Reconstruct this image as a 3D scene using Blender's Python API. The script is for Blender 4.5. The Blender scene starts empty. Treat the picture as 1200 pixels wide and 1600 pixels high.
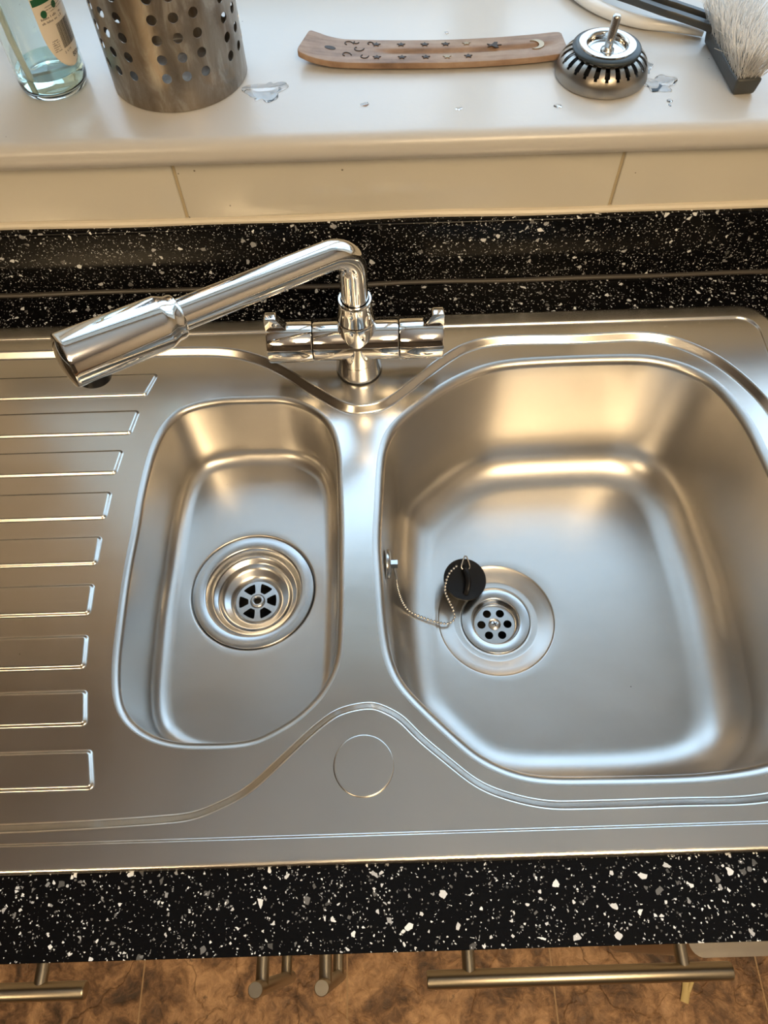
import bpy, bmesh, math, random
import numpy as np
from mathutils import Vector, Matrix
from mathutils.geometry import delaunay_2d_cdt

sc = bpy.context.scene
COL = sc.collection
PI = math.pi

# ------------------------------------------------------------------ camera
CAM_H = 0.546
F_PX = 1150.0
TILT = math.radians(30.0)
ROLL = math.radians(1.75)
_fw = Vector((0, math.sin(TILT), -math.cos(TILT)))
_up0 = Vector((0, math.cos(TILT), math.sin(TILT)))
_rt0 = Vector((1, 0, 0))
_rt = _rt0 * math.cos(ROLL) - _up0 * math.sin(ROLL)
_up = _up0 * math.cos(ROLL) + _rt0 * math.sin(ROLL)
cam_d = bpy.data.cameras.new('camera')
cam = bpy.data.objects.new('camera', cam_d)
COL.objects.link(cam)
cam_d.sensor_fit = 'VERTICAL'
cam_d.sensor_height = 24.0
cam_d.lens = 24.0 * F_PX / 1600.0
cam_d.clip_start = 0.01
cam.matrix_world = Matrix((( _rt.x, _up.x, -_fw.x, 0), (_rt.y, _up.y, -_fw.y, 0), (_rt.z, _up.z, -_fw.z, CAM_H), (0, 0, 0, 1)))
sc.camera = cam

# ------------------------------------------------------------------ light, exposure
sc.view_settings.view_transform = 'Standard'
sc.view_settings.look = 'None'
sc.view_settings.gamma = 1.0
sc.view_settings.exposure = 0.0
sc.view_settings.use_curve_mapping = False

world = bpy.data.worlds.new('overcast_sky')
sc.world = world
world.use_nodes = True
wn = world.node_tree
wn.nodes['Background'].inputs['Color'].default_value = (0.54, 0.765, 1.0, 1)
wn.nodes['Background'].inputs['Strength'].default_value = 3.5

def area(name, loc, size, size_y, power, color, rot=(0, 0, 0), portal=False, spread=None):
    d = bpy.data.lights.new(name, 'AREA')
    d.shape = 'RECTANGLE'
    d.size = size
    d.size_y = size_y
    d.energy = power
    d.color = color
    if spread:
        d.spread = spread
    o = bpy.data.objects.new(name, d)
    o.location = loc
    o.rotation_euler = rot
    COL.objects.link(o)
    if portal:
        d.cycles.is_portal = True
    return o

WIN_X0, WIN_X1, WIN_Z0, WIN_Z1, WIN_Y = -0.46, 1.30, 0.17, 1.34, 0.90
area('window_daylight_portal', ((WIN_X0 + WIN_X1) / 2, WIN_Y + 0.07, (WIN_Z0 + WIN_Z1) / 2), WIN_X1 - WIN_X0, WIN_Z1 - WIN_Z0, 1.0, (1, 1, 1), rot=(-PI / 2, 0, 0), portal=True)
LAMPS = [((0.42, -0.85, 1.44), 25.0), ((-1.15, -1.65, 1.44), 16.0)]
for _l, _p in LAMPS:
    area('ceiling_panel_glow', (_l[0], _l[1], 1.325), 0.60, 0.60, _p, (1.0, 0.735, 0.42))
    area('added_ceiling_fill', (_l[0], _l[1], 1.375), 0.60, 0.60, _p * 0.78, (1.0, 0.81, 0.58), rot=(PI, 0, 0))  # added fill light, brightens the ceiling that the sink deck reflects

# ------------------------------------------------------------------ helpers
def tag(o, label=None, cat=None, group=None, kind=None):
    if label: o['label'] = label
    if cat: o['category'] = cat
    if group: o['group'] = group
    if kind: o['kind'] = kind
    return o

def thing(name, label, cat, loc=(0, 0, 0), group=None):
    o = bpy.data.objects.new(name, None)
    o.empty_display_size = 0.02
    o.location = loc
    COL.objects.link(o)
    tag(o, label, cat, group)
    o['_o'] = list(loc)
    return o

def origin(p):
    while p.parent is not None:
        p = p.parent
    return Vector(p.location)

def mesh_obj(name, V, F, mat, parent=None, smooth=True, sharp=35, normals=None, loc=None):
    """V in world coordinates; stored relative to its root's base point."""
    off = origin(parent) if parent is not None else Vector(loc if loc is not None else (0, 0, 0))
    me = bpy.data.meshes.new(name)
    me.from_pydata([(v[0] - off.x, v[1] - off.y, v[2] - off.z) for v in V], [], F)
    me.update()
    if smooth:
        me.polygons.foreach_set('use_smooth', [True] * len(me.polygons))
        if normals is not None:
            me.normals_split_custom_set_from_vertices(normals)
        elif sharp:
            me.set_sharp_from_angle(angle=math.radians(sharp))
    if mat is not None:
        me.materials.append(mat)
    o = bpy.data.objects.new(name, me)
    COL.objects.link(o)
    if parent is not None:
        o.parent = parent
    elif loc is not None:
        o.location = loc
    return o

class MB:
    """collects shapes of ONE mesh"""
    def __init__(s):
        s.V = []; s.F = []
    def add(s, V, F):
        b = len(s.V)
        s.V += [tuple(v) for v in V]
        s.F += [tuple(i + b for i in f) for f in F]
        return s
    def box(s, x0, x1, y0, y1, z0, z1, bev=0.0, seg=2):
        bm = bmesh.new()
        bmesh.ops.create_cube(bm, size=1.0)
        for v in bm.verts:
            v.co = Vector(((x0 + x1) / 2 + v.co.x * (x1 - x0), (y0 + y1) / 2 + v.co.y * (y1 - y0), (z0 + z1) / 2 + v.co.z * (z1 - z0)))
        if bev > 0:
            bmesh.ops.bevel(bm, geom=bm.edges[:], offset=bev, segments=seg, profile=0.5, affect='EDGES')
        return s.addbm(bm)
    def addbm(s, bm, M=None):
        bm.verts.index_update()
        V = [(M @ v.co) if M else v.co.copy() for v in bm.verts]
        F = [[v.index for v in f.verts] for f in bm.faces]
        bm.free()
        return s.add(V, F)
    def lathe(s, prof, n=64, M=None, cap0=False, cap1=False):
        V = []; F = []
        for r, z in prof:
            for k in range(n):
                a = 2 * PI * k / n
                V.append(Vector((r * math.cos(a), r * math.sin(a), z)))
        m = len(prof)
        for i in range(m - 1):
            for k in range(n):
                k2 = (k + 1) % n
                F.append((i * n + k, i * n + k2, (i + 1) * n + k2, (i + 1) * n + k))
        if cap0: F.append(tuple(range(n))[::-1])
        if cap1: F.append(tuple((m - 1) * n + k for k in range(n)))
        if M is not None: V = [M @ v for v in V]
        return s.add(V, F)
    def tube(s, path, rad, n=16, cap=True, flat=None):
        P = [Vector(p) for p in path]
        m = len(P)
        if not hasattr(rad, '__len__'): rad = [rad] * m
        T = []
        for i in range(m):
            a = P[max(i - 1, 0)]; b = P[min(i + 1, m - 1)]
            T.append((b - a).normalized())
        up = Vector((0, 0, 1)) if abs(T[0].z) < 0.9 else Vector((0, 1, 0))
        N = (up - T[0] * up.dot(T[0])).normalized()
        V = []; F = []
        for i in range(m):
            N = (N - T[i] * N.dot(T[i])).normalized()
            B = T[i].cross(N)
            fx, fy = flat if flat else (1, 1)
            for k in range(n):
                a = 2 * PI * k / n
                V.append(P[i] + (N * math.cos(a) * fx + B * math.sin(a) * fy) * rad[i])
        for i in range(m - 1):
            for k in range(n):
                k2 = (k + 1) % n
                F.append((i * n + k, i * n + k2, (i + 1) * n + k2, (i + 1) * n + k))
        if cap:
            F.append(tuple(range(n))[::-1])
            F.append(tuple((m - 1) * n + k for k in range(n)))
        return s.add(V, F)
    def prism(s, poly, fn0, fn1):
        n = len(poly)
        V = [fn0(p) for p in poly] + [fn1(p) for p in poly]
        F = [tuple(range(n))[::-1], tuple(range(n, 2 * n))] + [(i, (i + 1) % n, n + (i + 1) % n, n + i) for i in range(n)]
        return s.add(V, F)
    def build(s, name, mat, parent=None, **kw):
        o = mesh_obj(name, s.V, s.F, mat, parent, **kw)
        bm = bmesh.new(); bm.from_mesh(o.data)
        bmesh.ops.recalc_face_normals(bm, faces=bm.faces[:])
        bm.to_mesh(o.data); bm.free()
        return o

def catmull(P, per=8, closed=False):
    P = [Vector(p) for p in P]
    n = len(P); out = []
    rng = n if closed else n - 1
    for i in range(rng):
        if closed:
            a, b, c, d = P[(i - 1) % n], P[i], P[(i + 1) % n], P[(i + 2) % n]
        else:
            a, b, c, d = P[max(i - 1, 0)], P[i], P[i + 1], P[min(i + 2, n - 1)]
        for k in range(per):
            t = k / per
            out.append(0.5 * ((2 * b) + (-a + c) * t + (2 * a - 5 * b + 4 * c - d) * t * t + (-a + 3 * b - 3 * c + d) * t ** 3))
    if not closed: out.append(P[-1])
    return out

def arc_profile(pts):
    return pts

# ------------------------------------------------------------------ materials
def new_mat(name):
    m = bpy.data.materials.new(name)
    m.use_nodes = True
    nt = m.node_tree
    return m, nt, nt.nodes['Principled BSDF']

def N(nt, t, **kw):
    n = nt.nodes.new(t)
    for k, v in kw.items():
        if k.startswith('i_'):
            n.inputs[k[2:].replace('_', ' ')].default_value = v
        else:
            setattr(n, k, v)
    return n

def coords(nt, scale=(1, 1, 1)):
    tc = N(nt, 'ShaderNodeTexCoord')
    mp = N(nt, 'ShaderNodeMapping')
    mp.inputs['Scale'].default_value = scale
    nt.links.new(tc.outputs['Object'], mp.inputs['Vector'])
    return mp.outputs['Vector']

def noise(nt, vec, scale, detail=4, rough=0.55, dist=0.0):
    n = N(nt, 'ShaderNodeTexNoise')
    n.inputs['Scale'].default_value = scale
    n.inputs['Detail'].default_value = detail
    n.inputs['Roughness'].default_value = rough
    n.inputs['Distortion'].default_value = dist
    nt.links.new(vec, n.inputs['Vector'])
    return n.outputs['Fac']

def ramp(nt, fac, stops):
    r = N(nt, 'ShaderNodeValToRGB')
    el = r.color_ramp.elements
    while len(el) < len(stops): el.new(0.5)
    for e, (p, c) in zip(el, stops):
        e.position = p
        e.color = c if len(c) == 4 else (*c, 1)
    nt.links.new(fac, r.inputs['Fac'])
    return r.outputs['Color']

def maprange(nt, fac, a, b, c, d):
    r = N(nt, 'ShaderNodeMapRange')
    for k, v in zip(('From Min', 'From Max', 'To Min', 'To Max'), (a, b, c, d)):
        r.inputs[k].default_value = v
    nt.links.new(fac, r.inputs['Value'])
    return r.outputs['Result']

def bump(nt, bsdf, h, strength, dist):
    b = N(nt, 'ShaderNodeBump')
    b.inputs['Strength'].default_value = strength
    b.inputs['Distance'].default_value = dist
    nt.links.new(h, b.inputs['Height'])
    nt.links.new(b.outputs['Normal'], bsdf.inputs['Normal'])

def mixc(nt, fac, a, b, mode='MIX'):
    m = N(nt, 'ShaderNodeMix', data_type='RGBA', blend_type=mode)
    for idx, v in ((0, fac), (6, a), (7, b)):
        if isinstance(v, (int, float)): m.inputs[idx].default_value = v
        elif isinstance(v, tuple): m.inputs[idx].default_value = (*v, 1) if len(v) == 3 else v
        else: nt.links.new(v, m.inputs[idx])
    return m.outputs[2]

def math_n(nt, op, a, b=None):
    m = N(nt, 'ShaderNodeMath', operation=op)
    for i, v in enumerate((a, b)):
        if v is None: continue
        if isinstance(v, (int, float)): m.inputs[i].default_value = v
        else: nt.links.new(v, m.inputs[i])
    return m.outputs[0]

def simple(name, col, rough=0.4, metal=0.0, coat=0.0, **kw):
    m, nt, b = new_mat(name)
    b.inputs['Base Color'].default_value = (*col, 1)
    b.inputs['Roughness'].default_value = rough
    b.inputs['Metallic'].default_value = metal
    b.inputs['Coat Weight'].default_value = coat
    for k, v in kw.items():
        b.inputs[k.replace('_', ' ')].default_value = v
    return m

def steel(name, col=(0.63, 0.61, 0.58), r0=0.24, r1=0.36, brush=(6, 260, 260), bs=0.05, scratch=True):
    m, nt, b = new_mat(name)
    b.inputs['Metallic'].default_value = 1.0
    v = coords(nt)
    vb = coords(nt, brush)
    nb = noise(nt, vb, 1.0, 3)
    n1 = noise(nt, v, 14.0, 5, 0.6, 0.6)
    n2 = noise(nt, v, 900.0, 2)
    f = math_n(nt, 'ADD', math_n(nt, 'MULTIPLY', n1, 0.7), math_n(nt, 'MULTIPLY', nb, 0.3))
    nt.links.new(maprange(nt, f, 0.3, 0.7, r0, r1), b.inputs['Roughness'])
    c = mixc(nt, maprange(nt, f, 0.3, 0.7, 0.0, 1.0), tuple(x * 0.93 for x in col), col)
    sv_ = N(nt, 'ShaderNodeTexVoronoi', feature='F1'); sv_.inputs['Scale'].default_value = 38.0
    nt.links.new(v, sv_.inputs['Vector'])
    sc_ = N(nt, 'ShaderNodeSeparateColor'); nt.links.new(sv_.outputs['Color'], sc_.inputs[0])
    dt = math_n(nt, 'LESS_THAN', sv_.outputs['Distance'], maprange(nt, sc_.outputs[1], 0, 1, 0.0, 0.03))
    dt = math_n(nt, 'MULTIPLY', dt, math_n(nt, 'GREATER_THAN', sc_.outputs[0], 0.72))
    c = mixc(nt, math_n(nt, 'MULTIPLY', dt, 0.8), c, (0.06, 0.05, 0.04))
    nt.links.new(c, b.inputs['Base Color'])
    bump(nt, b, n2, bs, 0.0001)
    return m

M_STEEL = steel('brushed_stainless', (0.69, 0.67, 0.635), r0=0.19, r1=0.262)
M_BOWL = steel('satin_stainless_bowl', (0.60, 0.58, 0.55), r0=0.285, r1=0.35, brush=(40, 90, 40), bs=0.04)
M_WASTE = steel('polished_waste_steel', (0.58, 0.58, 0.58), 0.19, 0.25, (60, 60, 60), 0.03)
M_HANDLE = steel('brushed_handle_steel', (0.42, 0.37, 0.29), 0.28, 0.34, (5, 300, 300), 0.02)
M_CHROME = simple('chrome', (0.80, 0.79, 0.77), 0.035, 1.0)
M_DOME = steel('dull_strainer_steel', (0.40, 0.37, 0.33), 0.28, 0.36, (60, 60, 60), 0.03)
M_SATIN = simple('worn_chrome', (0.62, 0.61, 0.59), 0.12, 1.0)
M_CHAIN = simple('nickel_chain', (0.60, 0.585, 0.56), 0.26, 1.0)
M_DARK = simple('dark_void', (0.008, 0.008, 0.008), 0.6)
M_RUBBER = simple('black_rubber', (0.006, 0.006, 0.007), 0.36, Specular_IOR_Level=0.3)
M_SEAL = simple('grey_rubber_seal', (0.03, 0.04, 0.044), 0.38)

def laminate():
    m, nt, b = new_mat('speckled_black_laminate')
    v = coords(nt)
    nd = N(nt, 'ShaderNodeTexNoise'); nd.inputs['Scale'].default_value = 320.0
    nt.links.new(v, nd.inputs['Vector'])
    sub = N(nt, 'ShaderNodeVectorMath', operation='SUBTRACT'); nt.links.new(nd.outputs['Color'], sub.inputs[0]); sub.inputs[1].default_value = (.5, .5, .5)
    scl = N(nt, 'ShaderNodeVectorMath', operation='SCALE'); nt.links.new(sub.outputs[0], scl.inputs[0]); scl.inputs['Scale'].default_value = 0.0014
    add = N(nt, 'ShaderNodeVectorMath', operation='ADD'); nt.links.new(v, add.inputs[0]); nt.links.new(scl.outputs[0], add.inputs[1])
    vec = add.outputs[0]
    total = None; tone = None
    for s, p, e0, e1 in ((225.0, 0.875, 0.06, 0.46), (430.0, 0.84, 0.10, 0.42), (800.0, 0.86, 0.08, 0.35)):
        f1 = N(nt, 'ShaderNodeTexVoronoi', feature='F1'); f1.inputs['Scale'].default_value = s
        de = N(nt, 'ShaderNodeTexVoronoi', feature='DISTANCE_TO_EDGE'); de.inputs['Scale'].default_value = s
        nt.links.new(vec, f1.inputs['Vector']); nt.links.new(vec, de.inputs['Vector'])
        sp = N(nt, 'ShaderNodeSeparateColor'); nt.links.new(f1.outputs['Color'], sp.inputs[0])
        on = math_n(nt, 'GREATER_THAN', sp.outputs[0], p)
        thr = maprange(nt, sp.outputs[1], 0, 1, e0, e1)
        inside = math_n(nt, 'GREATER_THAN', de.outputs['Distance'], thr)
        a = math_n(nt, 'MULTIPLY', on, inside)
        t = math_n(nt, 'MULTIPLY', a, maprange(nt, sp.outputs[2], 0, 1, 0.15, 0.9))
        total = t if total is None else math_n(nt, 'MAXIMUM', total, t)
    c = ramp(nt, total, [(0.0, (0.0035, 0.0035, 0.004)), (0.22, (0.12, 0.12, 0.12)), (0.6, (0.50, 0.51, 0.53)), (0.9, (0.9, 0.93, 0.95))])
    nt.links.new(c, b.inputs['Base Color'])
    b.inputs['Roughness'].default_value = 0.16
    b.inputs['Specular IOR Level'].default_value = 0.13
    bump(nt, b, noise(nt, v, 700.0, 2), 0.04, 0.0005)
    return m
M_LAM = laminate()

def painted(name, col, rough, speck=True, bs=0.06):
    m, nt, b = new_mat(name)
    v = coords(nt)
    n1 = noise(nt, v, 6.0, 4)
    c = mixc(nt, maprange(nt, n1, 0.3, 0.7, 0, 1), tuple(x * 0.965 for x in col), col)
    if speck:
        sp = N(nt, 'ShaderNodeTexVoronoi', feature='F1'); sp.inputs['Scale'].default_value = 75.0
        nt.links.new(v, sp.inputs['Vector'])
        sc_ = N(nt, 'ShaderNodeSeparateColor'); nt.links.new(sp.outputs['Color'], sc_.inputs[0])
        dot = math_n(nt, 'LESS_THAN', sp.outputs['Distance'], maprange(nt, sc_.outputs[1], 0, 1, 0.0, 0.075))
        k = math_n(nt, 'MULTIPLY', dot, math_n(nt, 'GREATER_THAN', sc_.outputs[0], 0.70))
        c = mixc(nt, math_n(nt, 'MULTIPLY', k, 0.75), c, (0.10, 0.075, 0.05))
    nt.links.new(c, b.inputs['Base Color'])
    b.inputs['Roughness'].default_value = rough
    bump(nt, b, noise(nt, v, 120.0, 3), bs, 0.002)
    return m
M_SILL = painted('cream_gloss_paint', (0.60, 0.575, 0.535), 0.28)
M_TILE = painted('cream_glazed_tile', (0.655, 0.62, 0.535), 0.13, bs=0.02)
M_GROUT = simple('sand_grout', (0.50, 0.42, 0.28), 0.8)
M_CAULK = simple('cream_sealant', (0.78, 0.71, 0.58), 0.35)
M_BEAD = simple('grey_silicone', (0.07, 0.06, 0.05), 0.35)
M_WALL = simple('magnolia_emulsion', (0.66, 0.60, 0.51), 0.85)
M_CEIL = simple('white_ceiling', (0.82, 0.78, 0.71), 0.9)
M_WALLD = simple('dark_wall_for_reflections', (0.07, 0.052, 0.036), 0.8)  # invented dark tone on unseen walls, darkens reflections in bowl and tap
M_CAB = simple('cream_cabinet_gloss', (0.55, 0.50, 0.42), 0.3)
M_UPVC = simple('white_window_frame', (0.85, 0.86, 0.86), 0.3)
M_APPL = steel('grey_appliance_metal', (0.42, 0.38, 0.33), 0.3, 0.42, (4, 200, 200), 0.05)

def floor_mat():
    m, nt, b = new_mat('slate_effect_floor_tile')
    v = coords(nt)
    n1 = noise(nt, v, 9.0, 8, 0.62, 1.2)
    n2 = noise(nt, v, 55.0, 8, 0.75, 0.8)
    n3 = noise(nt, v, 3.0, 3)
    f = math_n(nt, 'ADD', math_n(nt, 'MULTIPLY', n1, 0.6), math_n(nt, 'MULTIPLY', n2, 0.4))
    c = ramp(nt, f, [(0.39, (0.05, 0.026, 0.014)), (0.47, (0.18, 0.096, 0.048)), (0.53, (0.34, 0.195, 0.10)), (0.62, (0.58, 0.36, 0.20))])
    # crack veins
    vo = N(nt, 'ShaderNodeTexVoronoi', feature='DISTANCE_TO_EDGE'); vo.inputs['Scale'].default_value = 7.0
    nd = N(nt, 'ShaderNodeTexNoise'); nd.inputs['Scale'].default_value = 14.0; nd.inputs['Detail'].default_value = 5
    nt.links.new(v, nd.inputs['Vector'])
    ad = N(nt, 'ShaderNodeVectorMath', operation='MULTIPLY_ADD')
    nt.links.new(nd.outputs['Color'], ad.inputs[0]); ad.inputs[1].default_value = (.12, .12, .12); nt.links.new(v, ad.inputs[2])
    nt.links.new(ad.outputs[0], vo.inputs['Vector'])
    vein = maprange(nt, vo.outputs['Distance'], 0.0, 0.02, 1.0, 0.0)
    c = mixc(nt, math_n(nt, 'MULTIPLY', math_n(nt, 'MULTIPLY', vein, maprange(nt, n3, 0.45, 0.6, 0, 1)), 0.6), c, (0.06, 0.03, 0.015))
    blot = maprange(nt, noise(nt, v, 30.0, 5, 0.7), 0.60, 0.68, 0.0, 0.7)
    c = mixc(nt, blot, c, (0.055, 0.032, 0.02))
    # joints
    sx = N(nt, 'ShaderNodeSeparateXYZ'); nt.links.new(v, sx.inputs[0])
    def joint(o, off):
        t = math_n(nt, 'DIVIDE', math_n(nt, 'ADD', o, off), 0.3407)
        fr = math_n(nt, 'ABSOLUTE', math_n(nt, 'SUBTRACT', math_n(nt, 'FRACT', t), 0.5))
        return math_n(nt, 'GREATER_THAN', fr, 0.4962)
    j = math_n(nt, 'MAXIMUM', joint(sx.outputs[0], 0.0847 + 3.407), joint(sx.outputs[1], 0.30 + 3.407))
    c = mixc(nt, j, c, (0.42, 0.28, 0.155))
    # warm patches of old spills
    nt.links.new(c, b.inputs['Base Color'])
    nt.links.new(maprange(nt, n2, 0.3, 0.7, 0.28, 0.5), b.inputs['Roughness'])
    h = math_n(nt, 'SUBTRACT', f, math_n(nt, 'MULTIPLY', vein, 0.15))
    bump(nt, b, h, 0.9, 0.006)
    return m
M_FLOOR = floor_mat()

def wood_mat():
    m, nt, b = new_mat('weathered_rosewood')
    v = coords(nt, (14, 120, 60))
    n1 = noise(nt, v, 1.0, 6, 0.6, 0.5)
    n2 = noise(nt, coords(nt), 60.0, 5, 0.6)
    f = math_n(nt, 'ADD', math_n(nt, 'MULTIPLY', n1, 0.65), math_n(nt, 'MULTIPLY', n2, 0.35))
    c = ramp(nt, f, [(0.3, (0.13, 0.072, 0.038)), (0.5, (0.30, 0.185, 0.112)), (0.7, (0.44, 0.31, 0.21))])
    nt.links.new(c, b.inputs['Base Color'])
    b.inputs['Roughness'].default_value = 0.5
    bump(nt, b, f, 0.25, 0.001)
    return m
M_WOOD = wood_mat()
M_INLAY_D = simple('dark_carved_inlay', (0.045, 0.032, 0.024), 0.6)
M_BRASS = simple('dull_metal_inlay', (0.36, 0.29, 0.2), 0.4, 0.6)
M_HOLDER = None
def holder_mat():
    m, nt, b = new_mat('water_stained_steel')
    b.inputs['Metallic'].default_value = 1.0
    v = coords(nt)
    n1 = noise(nt, coords(nt, (1, 1, .35)), 70.0, 6, 0.65, 0.6)
    n2 = noise(nt, v, 14.0, 4)
    c = ramp(nt, n1, [(0.3, (0.22, 0.18, 0.14)), (0.52, (0.33, 0.29, 0.245)), (0.62, (0.45, 0.42, 0.375))])
    st = maprange(nt, n2, 0.62, 0.72, 0.0, 0.5)
    c = mixc(nt, st, c, (0.42, 0.24, 0.10))
    nt.links.new(c, b.inputs['Base Color'])
    nt.links.new(maprange(nt, n1, 0.3, 0.7, 0.28, 0.42), b.inputs['Roughness'])
    bump(nt, b, n1, 0.08, 0.001)
    return m
M_HOLDER = holder_mat()

def clear(name, col, ior, rough=0.0):
    m, nt, b = new_mat(name)
    b.inputs['Base Color'].default_value = (*col, 1)
    b.inputs['Transmission Weight'].default_value = 1.0
    b.inputs['IOR'].default_value = ior
    b.inputs['Roughness'].default_value = rough
    return m
M_BOTTLE = clear('clear_bottle_plastic', (0.93, 0.98, 0.95), 1.38, 0.02)
M_LIQ = clear('pale_green_soap', (0.80, 0.93, 0.86), 1.34)
M_WATER = clear('water', (1, 1, 1), 1.33)
M_STRAW = simple('milky_tube_plastic', (0.85, 0.92, 0.88), 0.35)
M_LABEL = simple('cream_paper_label', (0.80, 0.73, 0.62), 0.5)
M_GREEN = simple('green_print', (0.01, 0.11, 0.045), 0.5)
M_INK = simple('black_print', (0.02, 0.02, 0.02), 0.5)
M_INKG = simple('grey_print', (0.16, 0.14, 0.12), 0.5)
M_BRUSHG = simple('dark_grey_plastic', (0.052, 0.054, 0.052), 0.42)
M_BRISTLE = simple('white_nylon_bristle', (0.80, 0.77, 0.72), 0.45)
M_WHITEP = simple('white_glossy_plastic', (0.80, 0.79, 0.76), 0.2, coat=0.3)
M_STALK = simple('dried_stalk', (0.62, 0.50, 0.24), 0.6)
def pane_mat():
    m, nt, b = new_mat('window_glass')
    nt.nodes.remove(b)
    tr = N(nt, 'ShaderNodeBsdfTransparent'); gl = N(nt, 'ShaderNodeBsdfGlossy'); gl.inputs['Roughness'].default_value = 0.0
    mx = N(nt, 'ShaderNodeMixShader'); mx.inputs[0].default_value = 0.06
    nt.links.new(tr.outputs[0], mx.inputs[1]); nt.links.new(gl.outputs[0], mx.inputs[2])
    nt.links.new(mx.outputs[0], nt.nodes['Material Output'].inputs['Surface'])
    return m
M_PANE = pane_mat()
def glow(name, col, s):
    m, nt, b = new_mat(name)
    b.inputs['Emission Color'].default_value = (*col, 1)
    b.inputs['Emission Strength'].default_value = s
    return m

# ------------------------------------------------------------------ the room
RX0, RX1, RY0 = -1.7, 1.9, -2.7
FZ, CZ = -0.9, 1.5
def struct(mb, name, mat, label=None):
    o = mb.build(name, mat, smooth=False)
    o['kind'] = 'structure'
    if label: o['label'] = label
    return o
struct(MB().box(RX0 - .1, RX1 + .1, RY0 - .1, 1.05, FZ - .1, FZ), 'floor', M_FLOOR, 'brown slate effect tiled floor')
struct(MB().box(RX0 - .1, RX1 + .1, RY0 - .1, 1.05, CZ, CZ + .1), 'ceiling', M_CEIL)
struct(MB().box(RX0 - .1, RX0, RY0, .62, FZ, CZ), 'wall_left', M_WALLD)
struct(MB().box(RX1, RX1 + .1, RY0, .62, FZ, CZ), 'wall_right', M_WALL)
struct(MB().box(RX0 - .1, RX1 + .1, RY0 - .1, RY0, FZ, CZ), 'wall_front', M_WALLD)
wb = MB()
wb.box(RX0 - .1, RX1 + .1, .606, 1.05, FZ, .144)
wb.box(RX0 - .1, WIN_X0, .606, 1.05, .144, CZ)
wb.box(WIN_X1, RX1 + .1, .606, 1.05, .144, CZ)
wb.box(WIN_X0, WIN_X1, .606, 1.05, WIN_Z1, CZ)
struct(wb, 'wall_back', M_WALL)

# tile course between the upstand and the window board
tb = MB()
x = -0.1795 - 0.4042 * 4
while x < RX1:
    a = max(x + .0015, RX0); c = min(x + .4042 - .0015, RX1)
    if c - a > .02:
        tb.box(a, c, .6000, .6058, -.03, .1438, .0012, 2)
    x += .4042
o = tb.build('trim_1', M_TILE, sharp=50); tag(o, 'course of long cream glazed wall tiles below the window board', kind='structure')
g = MB().box(RX0, RX1, .6025, .606, -.03, .1438).build('trim_2', M_GROUT, smooth=False); tag(g, 'sandy grout between the cream tiles', kind='structure')
ck = MB()
path = [(xx, .5995 + .0006 * math.sin(xx * 31), .0765 + .0008 * math.sin(xx * 17 + 1)) for xx in np.linspace(RX0, RX1, 120)]
ck.tube(path, .0042, 10)
o = ck.build('trim_3', M_CAULK); tag(o, 'bead of cream sealant along the foot of the tiles', kind='structure')

# window board with bullnose, window frame and pane
def sill_profile():
    top, bot, fr = .17, .1445, .5775
    r = (top - bot) / 2
    pts = [(WIN_Y + .02, top)]
    # soft shoulder
    pts += [(fr + r + .010, top)]
    for k in range(0, 17):
        a = PI / 2 + PI * k / 16
        pts.append((fr + r + math.cos(a) * r, (top + bot) / 2 + math.sin(a) * r))
    pts += [(fr + r + .008, bot), (fr + r + .009, bot - .002), (.6055, bot - .002), (.6055, bot + .004), (WIN_Y + .02, bot + .004)]
    return pts
sp = sill_profile()
sm = MB().prism(sp, lambda p: (WIN_X0, p[0], p[1]), lambda p: (WIN_X1, p[0], p[1]))
o = sm.build('trim_4', M_SILL, sharp=40); tag(o, 'deep glossy cream window board with rounded front edge', kind='structure')
fr = MB()
fw_ = .06
fr.box(WIN_X0, WIN_X1, WIN_Y, WIN_Y + .06, WIN_Z0, WIN_Z0 + fw_, .004)
fr.box(WIN_X0, WIN_X1, WIN_Y, WIN_Y + .06, WIN_Z1 - fw_, WIN_Z1, .004)
for xx in (WIN_X0, WIN_X0 + (WIN_X1 - WIN_X0) / 3 - .03, WIN_X0 + 2 * (WIN_X1 - WIN_X0) / 3 - .03, WIN_X1 - fw_):
    fr.box(xx, xx + fw_, WIN_Y + .001, WIN_Y + .059, WIN_Z0 + fw_ - .004, WIN_Z1 - fw_ + .004)
o = fr.build('window_1', M_UPVC, sharp=40); o['kind'] = 'structure'
p = MB().box(WIN_X0 + .02, WIN_X1 - .02, WIN_Y + .028, WIN_Y + .032, WIN_Z0 + .02, WIN_Z1 - .02).build('pane', M_PANE, o, smooth=False)

for i, (l, pw) in enumerate(LAMPS):
    t = thing('ceiling_light', 'square warm light panel hung below the ceiling ' + ('nearer the window' if i == 0 else 'at the back left of the room'), 'light', (l[0], l[1], CZ))
    MB().box(l[0] - .33, l[0] + .33, l[1] - .33, l[1] + .33, CZ - .168, CZ - .130, .006).build('light_frame', M_UPVC, t, sharp=40)
    MB().tube([(l[0], l[1], CZ - .135), (l[0], l[1], CZ - .0005)], .008, 12).build('ceiling_rod', M_UPVC, t)

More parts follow.
